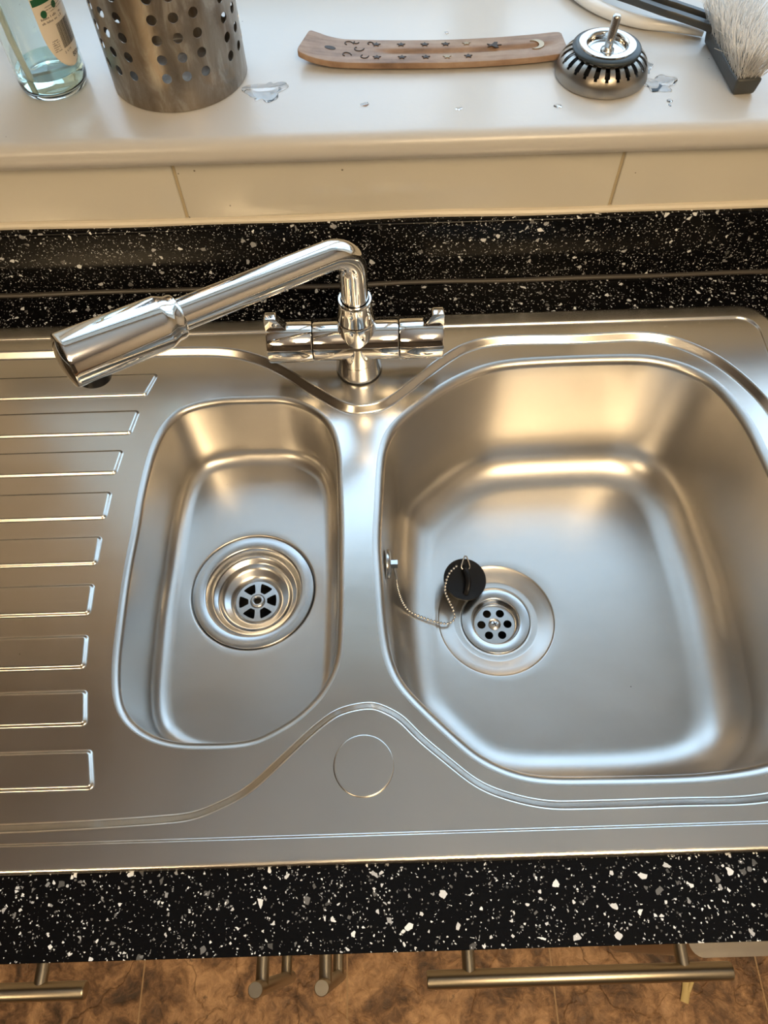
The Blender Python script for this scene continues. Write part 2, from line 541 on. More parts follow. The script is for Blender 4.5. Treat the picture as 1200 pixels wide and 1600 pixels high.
# ------------------------------------------------------------------ sink geometry
R_Z = -0.0050
D_Z = 0.0015
HALF = [(-180,444),(-150,450),(-119,450),(-91,449),(-70,440),(-54,428),(-44,413),(-39,396),(-36,374),(-35,337),(-34,305),(-34,260),(-34,231),(-35,204),(-36,188),(-41,173),(-49,159),(-61,146),(-73,137),(-86,130),(-99,124),(-118,122),(-135,122),(-156,123),(-173,127),(-188,134),(-202,146),(-210,161),(-214,179),(-216,197),(-217,223),(-218,254),(-218,281),(-217,311),(-217,339),(-216,360),(-214,384),(-211,402),(-205,420),(-195,435)]
MAIN = [(193,489),(130,487),(98,480),(66,464),(40,444),(19,425),(4,407),(-3,387),(-6,364),(-9,320),(-11,289),(-10,259),(-9,230),(-7,203),(-4,185),(3,167),(15,152),(31,135),(46,120),(59,108),(75,99),(91,93),(108,90),(131,89),(199,88),(233,89),(262,92),(280,96),(300,104),(316,116),(330,133),(339,152),(344,172),(348,205),(350,240),(352,289),(351,330),(347,370),(343,403),(330,440),(316,460),(297,475),(277,483),(256,488)]
RECESS = [(-560,76),(-400,76),(-277,76),(-209,77),(-155,79),(-138,81),(-122,87),(-109,93),(-98,101),(-76,121),(-64,132),(-53,141),(-41,149),(-26,153),(-12,154),(-4,151),(10,143),(23,129),(41,113),(63,95),(85,86),(107,81),(129,80),(197,80),(250,80),(284,86),(311,102),(329,120),(344,143),(355,166),(361,195),(365,240),(366,292),(365,340),(361,389),(354,419),(344,441),(329,464),(311,482),(284,498),(253,504),(196,503),(121,504),(89,497),(70,485),(52,470),(35,454),(15,436),(1,427),(-15,424),(-28,424),(-41,430),(-53,439),(-70,452),(-87,467),(-104,480),(-122,490),(-150,499),(-200,502),(-377,504),(-560,504),(-584,494),(-592,470),(-592,110),(-584,86)]
def smooth_closed(P, n, sig):
    pts = np.array([(v.x, v.y) for v in catmull([(a / 1000, b / 1000, 0) for a, b in P], 12, True)])
    def resample(pts, n):
        q = np.vstack([pts, pts[:1]])
        d = np.r_[0, np.cumsum(np.hypot(*np.diff(q, axis=0).T))]
        t = np.linspace(0, d[-1], n, endpoint=False)
        return np.c_[np.interp(t, d, q[:, 0]), np.interp(t, d, q[:, 1])], d[-1]
    pts, L = resample(pts, n)
    s = sig / (L / n)
    k = np.fft.fftfreq(n) * 2 * PI
    g = np.exp(-0.5 * (k * s) ** 2)
    pts = np.c_[np.real(np.fft.ifft(np.fft.fft(pts[:, 0]) * g)), np.real(np.fft.ifft(np.fft.fft(pts[:, 1]) * g))]
    return pts
def area2(P):
    return 0.5 * np.sum(P[:, 0] * np.roll(P[:, 1], -1) - np.roll(P[:, 0], -1) * P[:, 1])
def inward(P):
    t = np.roll(P, -1, 0) - np.roll(P, 1, 0)
    t /= np.linalg.norm(t, axis=1)[:, None]
    n = np.c_[-t[:, 1], t[:, 0]]
    return n if area2(P) > 0 else -n
def sdf(P, Q):
    """signed distance of points Q to closed polyline P, negative inside"""
    A = P; B = np.roll(P, -1, 0)
    out = np.empty(len(Q))
    for s in range(0, len(Q), 20000):
        q = Q[s:s + 20000]
        best = np.full(len(q), 1e9); ins = np.zeros(len(q), bool)
        for a, b in zip(A, B):
            e = b - a; w = q - a
            t = np.clip((w @ e) / (e @ e), 0, 1)
            dx = w[:, 0] - t * e[0]; dy = w[:, 1] - t * e[1]
            best = np.minimum(best, dx * dx + dy * dy)
            c = (a[1] > q[:, 1]) != (b[1] > q[:, 1])
            if c.any():
                xi = a[0] + (q[:, 1] - a[1]) * (e[0] / (e[1] if e[1] else 1e-12))
                ins ^= c & (q[:, 0] < xi)
        d = np.sqrt(best)
        out[s:s + 20000] = np.where(ins, -d, d)
    return out
def round_poly(pts, r, nseg=8, step=0.004):
    """rounded polygon, counter-clockwise"""
    P = [Vector((a, b)) for a, b in pts]; n = len(P); out = []
    for i in range(n):
        a, b, c = P[i - 1], P[i], P[(i + 1) % n]
        u = (a - b).normalized(); w = (c - b).normalized()
        ang = u.angle(w)
        d = r / math.tan(ang / 2)
        p0 = b + u * d; p1 = b + w * d
        cen = b + (u + w).normalized() * (r / math.sin(ang / 2))
        a0 = math.atan2(p0.y - cen.y, p0.x - cen.x); a1 = math.atan2(p1.y - cen.y, p1.x - cen.x)
        da = (a1 - a0 + PI) % (2 * PI) - PI
        for k in range(nseg + 1):
            t = a0 + da * k / nseg
            out.append((cen.x + r * math.cos(t), cen.y + r * math.sin(t)))
        nx = (P[(i + 2) % n] - c).normalized(); u2 = (b - c).normalized()
        ang2 = u2.angle(nx); end = c + u2 * (r / math.tan(ang2 / 2))
        L = (end - p1).length
        m = int(L / step)
        for k in range(1, m):
            q = p1.lerp(end, k / m); out.append((q.x, q.y))
    return np.array(out)
def rr(x0, x1, y0, y1, r, step=0.004, nseg=10):
    return round_poly([(x0, y0), (x1, y0), (x1, y1), (x0, y1)], r, nseg, step)

half_c = smooth_closed(HALF, 260, .007)
main_c = smooth_closed(MAIN, 340, .009)
if area2(half_c) < 0: half_c = half_c[::-1]
if area2(main_c) < 0: main_c = main_c[::-1]
rec_c = smooth_closed(RECESS, 1300, .005)
if area2(rec_c) < 0: rec_c = rec_c[::-1]
SX0, SX1, SY0, SY1 = -.607, .393, .0425, .5425
outer_c = rr(SX0, SX1, SY0, SY1, .034)
groove_c = rr(SX0 + .018, .3755, .0608, .5252, .020)
RIBS = []
for yt, yb, xt, xb in ((482.0,453.2,-214,-223.5),(437.5,408.5,-226.5,-231.5),(392.3,364.8,-235,-238.5),(347.8,318.8,-239,-240),(303.1,274.8,-240.5,-240.3),(258.6,230.0,-239.3,-238.2),(214.2,185.5,-236.6,-234.0),(169.6,141.4,-229.9,-225.0),(125.0,96.0,-218.5,-211.8)):
    RIBS.append(round_poly([(-.572, yb / 1000), (xb / 1000, yb / 1000), (xt / 1000, yt / 1000), (-.572, yt / 1000)], .0045, 8, .0022))

def rampf(t, c=0.3):
    """0..1 ramp, straight in the middle, rounded shoulders of relative length c"""
    t = np.clip(t, 0, 1)
    m = 1.0 / (1 - c)
    y = np.where(t < c, m * t * t / (2 * c), np.where(t > 1 - c, 1 - m * (1 - t) ** 2 / (2 * c), m * (t - c / 2)))
    return y
def height(Q):
    h = np.full(len(Q), .0032)
    d = sdf(outer_c, Q)                                   # rolled outer edge
    h -= .0030 * (1 - np.sqrt(np.clip(1 - (1 - np.clip(-d, 0, .004) / .004) ** 2, 0, 1)))
    d = sdf(groove_c, Q)
    h -= .0017 * rampf((-d) / .0026 + .5, .45)
    d = sdf(rec_c, Q)
    h -= .0065 * rampf(1 - d / .0078, .26)
    for rb in RIBS:
        bx = (Q[:, 0] < rb[:, 0].max() + .001) & (Q[:, 1] > rb[:, 1].min() - .001) & (Q[:, 1] < rb[:, 1].max() + .001)
        if bx.any():
            dd = sdf(rb, Q[bx])
            h[bx] += .0022 * rampf(-dd / .0034, .4)
    return h

def build_deck(parent):
    pts = [half_c, main_c, outer_c]
    edges = []; b = 0
    for c in pts:
        n = len(c)
        edges += [(b + i, b + (i + 1) % n) for i in range(n)]
        b += n
    extra = []
    def rows(c, offs, every=1):
        nn = inward(c)
        for o_ in offs:
            extra.append((c + nn * o_)[::every])
    rows(rec_c, [.0008, .0, -.0005, -.001, -.0016, -.0023, -.0036, -.0049, -.0056, -.0062, -.0067, -.0072, -.008])
    rows(groove_c, [-.0022, -.0013, -.0010, -.0006, 0, .0006, .0010, .0013, .0022])
    rows(outer_c, [.0002, .0005, .001, .0018, .0028, .004, .005])
    for rb in RIBS: rows(rb, [-.0022, -.0008, 0, .0004, .0008, .0013, .0021, .0026, .003, .0034, .0042])
    rows(half_c, [-.0015, -.004]); rows(main_c, [-.0015, -.004])
    g = []
    s = .0050
    j = 0
    y = SY0 + .003
    while y < SY1 - .003:
        xx = SX0 + .003 + (s / 2 if j % 2 else 0)
        while xx < SX1 - .003:
            g.append((xx, y)); xx += s if xx > -.42 else s * 3
        y += s * .87; j += 1
    g = np.array(g)
    ok = (np.abs(sdf(rec_c[::3], g) - .0036) > .0062) & (np.abs(sdf(groove_c, g)) > .0032)
    for rb in RIBS:
        near = (g[:, 0] < rb[:, 0].max() + .004) & (g[:, 1] > rb[:, 1].min() - .004) & (g[:, 1] < rb[:, 1].max() + .004)
        dd = sdf(rb, g[near]); ii = np.where(near)[0]; ok[ii[(dd > -.0058) & (dd < .0022)]] = False
    extra.append(g[ok])
    E_ = np.vstack(extra)
    # keep inside the outer edge, out of the bowls
    keep = (sdf(outer_c, E_) < -.00015) & (sdf(half_c[::2], E_) > .0011) & (sdf(main_c[::2], E_) > .0011)
    E_ = E_[keep]
    allp = np.vstack(pts + [E_])
    res = delaunay_2d_cdt([Vector((float(a), float(c))) for a, c in allp], edges, [], 0, 1e-6)
    V2 = np.array([(v.x, v.y) for v in res[0]]); Fc = np.array(res[2])
    cen = V2[Fc].mean(1)
    ok = (sdf(half_c, cen) > 0) & (sdf(main_c, cen) > 0) & (sdf(outer_c, cen) < 1e-6)
    Fc = Fc[ok]
    h = height(V2)
    e = 2e-4
    gx = (height(V2 + [e, 0]) - height(V2 - [e, 0])) / (2 * e)
    gy = (height(V2 + [0, e]) - height(V2 - [0, e])) / (2 * e)
    used = np.zeros(len(V2), bool); used[Fc.ravel()] = True
    idx = np.cumsum(used) - 1
    V2 = V2[used]; h = h[used]; gx = gx[used]; gy = gy[used]; Fc = idx[Fc]
    gx = np.clip(gx, -3, 3); gy = np.clip(gy, -3, 3)
    nn = np.c_[-gx, -gy, np.ones(len(gx))]; nn /= np.linalg.norm(nn, axis=1)[:, None]
    # wind upwards
    a, b_, c = V2[Fc[:, 0]], V2[Fc[:, 1]], V2[Fc[:, 2]]
    cr = (b_ - a)[:, 0] * (c - a)[:, 1] - (b_ - a)[:, 1] * (c - a)[:, 0]
    Fc[cr < 0] = Fc[cr < 0][:, ::-1]
    return mesh_obj('drainer_deck', np.c_[V2, h].tolist(), [tuple(int(i) for i in f) for f in Fc], M_STEEL, parent, normals=nn.tolist())

def bowl_profile(depth, rf, draft, rb, slope=.4):
    """(inset, z) from the flat rim down to the floor"""
    out = [(0.0, 0.0)]
    th1 = PI / 2 - math.radians(draft)
    for k in range(1, 13):
        t = th1 * k / 12
        out.append((rf * math.sin(t), -rf * (1 - math.cos(t))))
    x, z = out[-1]
    zb = rb * (1 - math.cos(th1))
    wall = depth - rf * (1 - math.cos(th1)) - zb
    for k in range(1, 11):
        s_ = wall * k / 10
        out.append((x + s_ / math.tan(th1), z - s_))
    x, z = out[-1]
    for k in range(1, 19):
        t = th1 * (1 - k / 18)
        out.append((x + rb * (math.sin(th1) - math.sin(t)), z - rb * (math.cos(t) - math.cos(th1))))
    return out

def build_bowl(name, curve, depth, rf, draft, rb, cen, rings, parent):
    nn = inward(curve); n = len(curve)
    V = []; nr = 0
    prof = bowl_profile(depth, rf, draft, rb)
    for ins, z in prof:
        # corners of the floor are rounder than a plain offset: soften the outline as it goes in
        c = curve + nn * ins
        s = 0.42 * ins / (np.linalg.norm(curve - np.roll(curve, 1, 0), axis=1).mean())
        k = np.fft.fftfreq(n) * 2 * PI; g = np.exp(-0.5 * (k * s) ** 2)
        c = np.c_[np.real(np.fft.ifft(np.fft.fft(c[:, 0]) * g)), np.real(np.fft.ifft(np.fft.fft(c[:, 1]) * g))]
        V += [(a, b, R_Z + z) for a, b in c]; nr += 1
    last = c; zl = R_Z + prof[-1][1]
    cen = np.array(cen)
    ang = np.arctan2(last[:, 1] - cen[1], last[:, 0] - cen[0])
    r0 = rings[0][0]
    circ = cen + np.c_[np.cos(ang), np.sin(ang)] * r0
    for k in range(1, 13):
        t = k / 12
        c = last * (1 - t) + circ * t
        V += [(a, b, zl + (rings[0][1] - (-depth + 0)) * 0 + (R_Z + rings[0][1] - zl) * t) for a, b in c]; nr += 1
    for r, z in rings[1:]:
        c = cen + np.c_[np.cos(ang), np.sin(ang)] * r
        V += [(a, b, R_Z + z) for a, b in c]; nr += 1
    F = []
    for i in range(nr - 1):
        for k in range(n):
            k2 = (k + 1) % n
            F.append((i * n + k, i * n + k2, (i + 1) * n + k2, (i + 1) * n + k))
    return mesh_obj(name, V, F, M_BOWL, parent, sharp=None)

sink = thing('kitchen_sink', 'brushed stainless steel one and a half bowl inset sink with ribbed drainer', 'sink', (-.1, .29, .0006))
build_deck(sink)
MB_D = .1570
HB_D = .0850
MC = (.1115, .279); HC = (-.1256, .2865)
mr = [(.0605, -MB_D - .001), (.0597, -MB_D - .0011), (.0592, -MB_D - .0015), (.0586, -MB_D - .0021), (.0580, -MB_D - .0024), (.0520, -MB_D - .0042), (.0440, -MB_D - .0063), (.0432, -MB_D - .0066), (.0424, -MB_D - .0067), (.0380, -MB_D - .0067), (.0357, -MB_D - .0067), (.0355, -MB_D - .0069), (.0354, -MB_D - .012)]
main_bowl = build_bowl('main_bowl', main_c, MB_D, .008, 4.0, .044, MC, mr, sink)
hr = [(.0600, -HB_D - .0008), (.0590, -HB_D - .0010), (.0583, -HB_D - .0018), (.0580, -HB_D - .0042), (.050, -HB_D - .0044), (.049, -HB_D - .010)]
build_bowl('half_bowl', half_c, HB_D, .006, 3.0, .016, HC, hr, sink)

def plate(outer_r, holes, z0, z1, cen, n=72, extra_rings=()):
    """flat disc with real holes"""
    loops = [[(outer_r * math.cos(2 * PI * k / n), outer_r * math.sin(2 * PI * k / n)) for k in range(n)]] + holes
    P = []; E_ = []; b = 0
    for L in loops:
        E_ += [(b + i, b + (i + 1) % len(L)) for i in range(len(L))]
        P += L; b += len(L)
    res = delaunay_2d_cdt([Vector(p) for p in P], E_, [], 0, 1e-7)
    V2 = np.array([(v.x, v.y) for v in res[0]]); F = [f for f in res[2]]
    cent = np.array([V2[list(f)].mean(0) for f in F])
    ok = sdf(np.array(loops[0]), cent) < 0
    for L in holes: ok &= sdf(np.array(L), cent) > 0
    F = [f for f, k in zip(F, ok) if k]
    m = len(V2)
    V = [(cen[0] + a, cen[1] + b_, z1) for a, b_ in V2] + [(cen[0] + a, cen[1] + b_, z0) for a, b_ in V2]
    FF = [tuple(f) for f in F] + [tuple(m + i for i in f)[::-1] for f in F]
    cnt = {}
    for f in F:
        for i in range(3):
            e = (f[i], f[(i + 1) % 3]); cnt[tuple(sorted(e))] = cnt.get(tuple(sorted(e)), 0) + 1
    for f in F:
        for i in range(3):
            a, c = f[i], f[(i + 1) % 3]
            if cnt[tuple(sorted((a, c)))] == 1: FF.append((a, c, m + c, m + a))
    return V, FF
def circ(cx, cy, r, n=24): return [(cx + r * math.cos(2 * PI * k / n), cy + r * math.sin(2 * PI * k / n)) for k in range(n)]

# main waste: 70 mm flange, plate with six holes and a centre screw
zf = R_Z - MB_D - .0062
w = MB().lathe([(.0350, zf - .0012), (.0350, zf - .0001), (.0348, zf + .0002), (.0344, zf + .0003), (.0300, zf + .0001), (.0256, zf - .0001), (.0248, zf - .0004), (.0243, zf - .0010), (.0240, zf - .002), (.0228, zf - .0086), (.0215, zf - .0100), (.0209, zf - .0104)], 96, Matrix.Translation((MC[0], MC[1], 0)))
mw = w.build('waste_flange', M_WASTE, sink, sharp=None)
ph = math.radians(30)
V, F_ = plate(.0212, [circ(.0136 * math.cos(ph + k * PI / 3 + .52), .0136 * math.sin(ph + k * PI / 3 + .52), .0043) for k in range(6)], zf - .0116, zf - .0104, MC)
mp_ = mesh_obj('strainer_plate', V, F_, M_WASTE, mw, smooth=False)
scw = MB().lathe([(.0062, zf - .0104), (.0064, zf - .0098), (.0052, zf - .0088), (.0030, zf - .0080), (.0004, zf - .0078)], 32, Matrix.Translation((MC[0], MC[1], 0)), cap1=True)
scw.build('screw', M_CHAIN, mw, sharp=50)
for a in (0.4, 0.4 + PI / 2):
    pass
cr = MB()
for a in (0.4, 0.4 + PI / 2):
    dx, dy = math.cos(a) * .0026, math.sin(a) * .0026
    cr.tube([(MC[0] - dx, MC[1] - dy, zf - .0078), (MC[0] + dx, MC[1] + dy, zf - .0078)], .0005, 6)
cr.build('screw_slot', M_DARK, mw)
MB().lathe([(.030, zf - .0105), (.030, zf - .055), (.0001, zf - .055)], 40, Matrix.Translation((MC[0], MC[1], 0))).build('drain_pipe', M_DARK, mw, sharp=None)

# half bowl waste: 114 mm basket seat with spoked grid
zh = R_Z - HB_D - .0010
w = MB().lathe([(.0572, zh - .0030), (.0572, zh - .0003), (.0569, zh + .0001), (.0564, zh + .0002), (.0510, zh + .0001), (.0466, zh - .0001), (.0456, zh - .0004), (.0448, zh - .0011), (.0438, zh - .0030), (.0422, zh - .0070), (.0412, zh - .0105), (.0395, zh - .0125), (.0362, zh - .0135), (.0345, zh - .0150), (.0330, zh - .0178), (.0300, zh - .0196), (.0262, zh - .0210), (.0235, zh - .0226), (.0218, zh - .0248), (.0206, zh - .0262)], 120, Matrix.Translation((HC[0], HC[1], 0)))
hw = w.build('basket_waste_seat', M_WASTE, sink, sharp=None)
MB().lathe([(.0580, zh - .0034), (.0568, zh - .0033), (.0568, zh - .0030), (.0580, zh - .0030)], 96, Matrix.Translation((HC[0], HC[1], 0))).build('seat_gap_shade', M_DARK, hw, sharp=None)  # black ring paints the shade in the gap round the flange
holes = []
for k in range(6):
    a0 = k * PI / 3 + .03; hwid = math.radians(20)
    L = []
    for t in np.linspace(-1, 1, 7): L.append((.0182 * math.cos(a0 + t * hwid), .0182 * math.sin(a0 + t * hwid)))
    L2 = [(.0092 * math.cos(a0 + t * hwid * .72), .0092 * math.sin(a0 + t * hwid * .72)) for t in np.linspace(1, -1, 5)]
    poly = L + L2
    cx = sum(p[0] for p in poly) / len(poly); cy = sum(p[1] for p in poly) / len(poly)
    q = smooth_closed([(p[0] * 1000, p[1] * 1000) for p in poly], 32, .0010)
    holes.append([tuple(map(float, p)) for p in q])
holes.append(circ(0, 0, .0034, 24))
V, F_ = plate(.0209, holes, zh - .0275, zh - .0255, HC)
gp = mesh_obj('strainer_grid', V, F_, M_WASTE, hw, smooth=False)
MB().lathe([(.0036, zh - .0262), (.0036, zh - .0236), (.0042, zh - .0232), (.0060, zh - .0234), (.0072, zh - .0248), (.0074, zh - .0255)], 40, Matrix.Translation((HC[0], HC[1], 0))).build('grid_hub', M_WASTE, hw, sharp=60)
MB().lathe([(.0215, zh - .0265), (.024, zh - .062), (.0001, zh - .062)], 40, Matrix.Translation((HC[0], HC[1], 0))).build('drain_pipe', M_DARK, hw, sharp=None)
# blanking disc on the spare tap hole
MB().lathe([(.0216, D_Z + .0002), (.0216, D_Z + .0012), (.0214, D_Z + .0016), (.0210, D_Z + .00175), (.0204, D_Z + .0018), (.0200, D_Z + .0018), (.010, D_Z + .0018), (.0001, D_Z + .0018)], 96, Matrix.Translation((-.0200, .1062, 0))).build('tap_hole_cover', M_STEEL, sink, sharp=None)
# chain stay on the left wall of the main bowl
ax, ay, az = .0030, .288, -.046
Mx = Matrix.Translation((ax - .0008, ay, az)) @ Matrix.Rotation(PI / 2, 4, 'Y')
cs = MB().lathe([(.0001, .0026), (.008, .0026), (.0115, .0020), (.0130, .0008), (.0132, -.001)], 40, Mx).build('chain_stay', M_WASTE, main_bowl, sharp=60)
b_ = MB()
bm = bmesh.new(); bmesh.ops.create_cone(bm, cap_ends=True, segments=6, radius1=.0042, radius2=.0042, depth=.007)
b_.addbm(bm, Mx @ Matrix.Translation((0, 0, .005)))
b_.build('chain_bolt', M_CHROME, main_bowl, sharp=30)

# ------------------------------------------------------------------ worktop, upstand
wt = MB()
wx0, wx1 = RX0, RX1
hx0, hx1, hy0, hy1 = -.598, .384, .052, .533
def nose(x0, x1, y1):
    prof = [(y1, 0), (-.0084, 0), (-.0086, -.0002), (-.0086, -.036), (-.0070, -.038), (y1, -.038)]
    wt.prism(prof, lambda p: (x0, p[0], p[1]), lambda p: (x1, p[0], p[1]))
nose(wx0, wx1, hy0)
wt.box(wx0, hx0, hy0, .6, -.038, 0)
wt.box(hx1, wx1, hy0, .6, -.038, 0)
wt.box(hx0, hx1, hy1, .6, -.038, 0)
o = wt.build('worktop', M_LAM, sharp=40)
tag(o, 'black worktop speckled with white and grey chips around the sink', 'worktop')
us = thing('worktop_upstand', 'low black speckled splashback strip standing along the back of the worktop', 'upstand', (0, .59, 0))
pr = [(.5995, .0008), (.5895, .0008), (.5895, .0715), (.5900, .0732), (.5912, .0745), (.5930, .0750), (.5995, .0750)]
MB().prism(pr, lambda p: (RX0, p[0], p[1]), lambda p: (RX1, p[0], p[1])).build('splash_strip', M_LAM, us, sharp=40)
bd = MB(); pth = [(xx, .5885 + .0007 * math.sin(xx * 23) , .0016 + .0006 * math.sin(xx * 37)) for xx in np.linspace(RX0, RX1, 160)]
bd.tube(pth, .0026, 10).build('silicone_bead', M_BEAD, us)['label'] = 'grey brown silicone bead'

# ------------------------------------------------------------------ mixer tap
TX, TY = -.0195, .4757
tap = thing('mixer_tap', 'polished chrome mixer tap with long swung spout at the back of the sink', 'tap', (TX, TY, D_Z))
MT = Matrix.Translation((TX, TY, 0))
CZ_ = .0405
body = MB()
body.lathe([(.0212, D_Z + .0012), (.0218, D_Z + .002), (.0216, D_Z + .006), (.0202, .022), (.0192, .034), (.018, .044)], 80, MT)
MXR = Matrix.Translation((TX, TY, CZ_)) @ Matrix.Rotation(PI / 2, 4, 'Y')
body.lathe([(.0168, -.0400), (.0181, -.0396), (.0185, -.0386), (.0185, -.02), (.0178, 0), (.0185, .02), (.0185, .0362), (.0181, .0372), (.0168, .0376)], 80, MXR, True, True)
body.lathe([(.0160, .036), (.0172, .050), (.0176, .060), (.0174, .0655), (.0168, .0690), (.0166, .0693)], 80, MT)
body.build('tap_body', M_CHROME, tap, sharp=45)
MB().lathe([(.0164, .0690), (.0158, .0735), (.0150, .0790), (.0147, .0835), (.0149, .0880), (.0149, .0900), (.0142, .0908), (.0126, .0908), (.0122, .0896), (.0122, .086)], 80, MT).build('collar', M_CHROME, tap, sharp=45)
MB().lathe([(.0219, D_Z + .0001), (.0219, D_Z + .0012), (.0209, D_Z + .0013)], 64, MT).build('base_seal', M_DARK, tap, sharp=45)
def tap_handle(sgn):
    m = MB()
    x_in = -.0402 if sgn < 0 else .0380
    x_out = -.0815 if sgn < 0 else .0782
    c = x_in; L = abs(x_out - x_in)
    prof = [(.0170, 0), (.0188, .0004), (.0193, .0012), (.0193, L - .0016), (.0187, L - .0004), (.0175, L)]
    Mr = Matrix.Translation((TX + x_in, TY, CZ_)) @ Matrix.Rotation(PI / 2 * (1 if sgn > 0 else -1), 4, 'Y')
    m.lathe(prof, 80, Mr, True, True)
    # grip fin rising at the outer end
    s = sgn
    e = TX + x_out
    zt = CZ_ + .0193
    poly = [(e, zt - .010), (e, zt + .0120), (e - s * .0015, zt + .0132), (e - s * .0095, zt + .0132), (e - s * .0108, zt + .0124), (e - s * .0150, zt + .0050), (e - s * .0205, zt - .0030), (e - s * .0205, zt - .010)]
    n = len(poly)
    bm = bmesh.new()
    vs0 = [bm.verts.new((p[0], TY - .0045, p[1])) for p in poly]
    vs1 = [bm.verts.new((p[0], TY + .0045, p[1])) for p in poly]
    bm.faces.new(vs0); bm.faces.new(vs1[::-1])
    for i in range(n): bm.faces.new((vs0[i], vs1[i], vs1[(i + 1) % n], vs0[(i + 1) % n]))
    bmesh.ops.bevel(bm, geom=bm.edges[:], offset=.0005, segments=2, profile=.5, affect='EDGES')
    m.addbm(bm)
    return m.build('tap_lever', M_CHROME, tap, sharp=40)
tap_handle(-1); tap_handle(1)
# spout
AZ = math.radians(214.8); SL = math.radians(6.2)
D = Vector((math.cos(AZ) * math.cos(SL), math.sin(AZ) * math.cos(SL), math.sin(SL)))
rb_ = .026
zc = .1215
path = [Vector((TX, TY, z)) for z in (.082, .095, .105, .113)]
hd = Vector((math.cos(AZ), math.sin(AZ), 0))
cen_ = Vector((TX, TY, zc)) + hd * rb_
amax = PI / 2 - SL
for k in range(0, 21):
    a = amax * k / 20
    path.append(cen_ - hd * rb_ * math.cos(a) + Vector((0, 0, rb_ * math.sin(a))))
pe = path[-1]
HEAD0 = .1300
for k in range(1, 8): path.append(pe + D * HEAD0 * k / 7)
MB().tube(path, .0118, 48, cap=True).build('spout_pipe', M_CHROME, tap, sharp=60)
q = D.to_track_quat('Z', 'Y').to_matrix().to_4x4()
Mh = Matrix.Translation(pe + D * (HEAD0 - .002)) @ q
HL = .0850
hp = [(.0116, -.001), (.0128, -.0005), (.0150, .0000), (.0160, .0012), (.0163, .0030), (.0163, .0060), (.0172, .0080), (.0188, .0120), (.0192, .0145), (.0194, HL - .003), (.0193, HL - .0012), (.0189, HL - .0003), (.0182, HL), (.0172, HL + .0004), (.012, HL + .0022), (.006, HL + .0033), (.0001, HL + .0036)]
hd_o = MB().lathe(hp, 96, Mh).build('spout_head', M_CHROME, tap, sharp=50)
ac = pe + D * (HEAD0 + HL - .0175)
acm = Matrix.Translation(ac) @ q @ Matrix.Rotation(0, 4, 'Z')
dn = (Vector((0, 0, -1)) + D * Vector((0, 0, 1)).dot(D)).normalized()
qa = dn.to_track_quat('Z', 'Y').to_matrix().to_4x4()
MB().lathe([(.0120, .010), (.0120, .0225), (.0112, .0232), (.0095, .0232), (.0092, .021), (.0001, .021)], 48, Matrix.Translation(ac) @ qa).build('aerator', M_RUBBER, hd_o, sharp=45)['label'] = 'black aerator under the spout head'

# ------------------------------------------------------------------ sink plug with ball chain
PC = Vector((.0800, .3185, -.1565))
plug = thing('sink_plug', 'round black rubber sink plug on a ball chain lying beside the main drain', 'plug', PC)
tilt = Matrix.Translation(PC) @ Matrix.Rotation(math.radians(10), 4, 'X') @ Matrix.Rotation(math.radians(7), 4, 'Y')
MB().lathe([(.0001, -.0015), (.0165, -.0015), (.0188, .0000), (.0200, .0045), (.0206, .0070), (.0216, .0078), (.0222, .0090), (.0222, .0104), (.0216, .0112), (.0180, .0108), (.012, .0100), (.0001, .0098)], 80, tilt).build('plug_disc', M_RUBBER, plug, sharp=50)
hp_ = MB()
pa = catmull([(-.0005, -.0150, .0100), (.0005, -.0120, .0138), (.002, -.004, .0160), (.001, .005, .0160), (-.001, .0105, .0138), (-.0005, .0125, .0100)], 5)
hp_.tube([tilt @ v for v in pa], .0021, 12, flat=(1, 1.5))
hp_.build('plug_handle', M_RUBBER, plug)
rg = MB()
tri = [(-.003, .0095, .0155), (-.0042, .0125, .0165), (-.0012, .0215, .0190), (.0002, .0222, .0192), (.0015, .0212, .0190), (.0046, .0128, .0165), (.0036, .0095, .0155)]
rg.tube([tilt @ v for v in catmull(tri, 5)], .0007, 8)
rg.build('wire_ring', M_CHAIN, plug)
fl = PC.z
cp = [(.0075, .2865, -.0500), (.0085, .2895, -.0640), (.0098, .2945, -.0900), (.0115, .2935, -.1150), (.0160, .2900, -.1380), (.0235, .2850, -.1510), (.0380, .2800, -.1575), (.0520, .2755, -.1592), (.0620, .2750, -.1610), (.0685, .2800, -.1612), (.0680, .2890, -.1590), (.0640, .2960, -.1530), (.0600, .3030, -.1450), (.0610, .3110, -.1405), (.0650, .3200, -.1380), (.0700, .3250, -.1365), (.0745, .3285, -.1365)]
cpts = catmull(cp, 14)
# even bead spacing
d = [0.0]
for a, b in zip(cpts, cpts[1:]): d.append(d[-1] + (b - a).length)
sp_ = .0035
ch = MB()
arr = np.array([tuple(v) for v in cpts])
nb_ = int(d[-1] / sp_)
beads = [np.array([np.interp(i * sp_, d, arr[:, j]) for j in range(3)]) for i in range(nb_ + 1)]
for b in beads:
    ch.lathe([(.00002, -.00150), (.00076, -.0013), (.0013, -.00076), (.0015, 0), (.0013, .00076), (.00076, .0013), (.00002, .00150)], 12, Matrix.Translation(b.tolist()))
ch.tube([tuple(b) for b in beads], .0003, 6)
ch.build('ball_chain', M_CHAIN, plug, sharp=None)

# ------------------------------------------------------------------ window board things
S = .1702
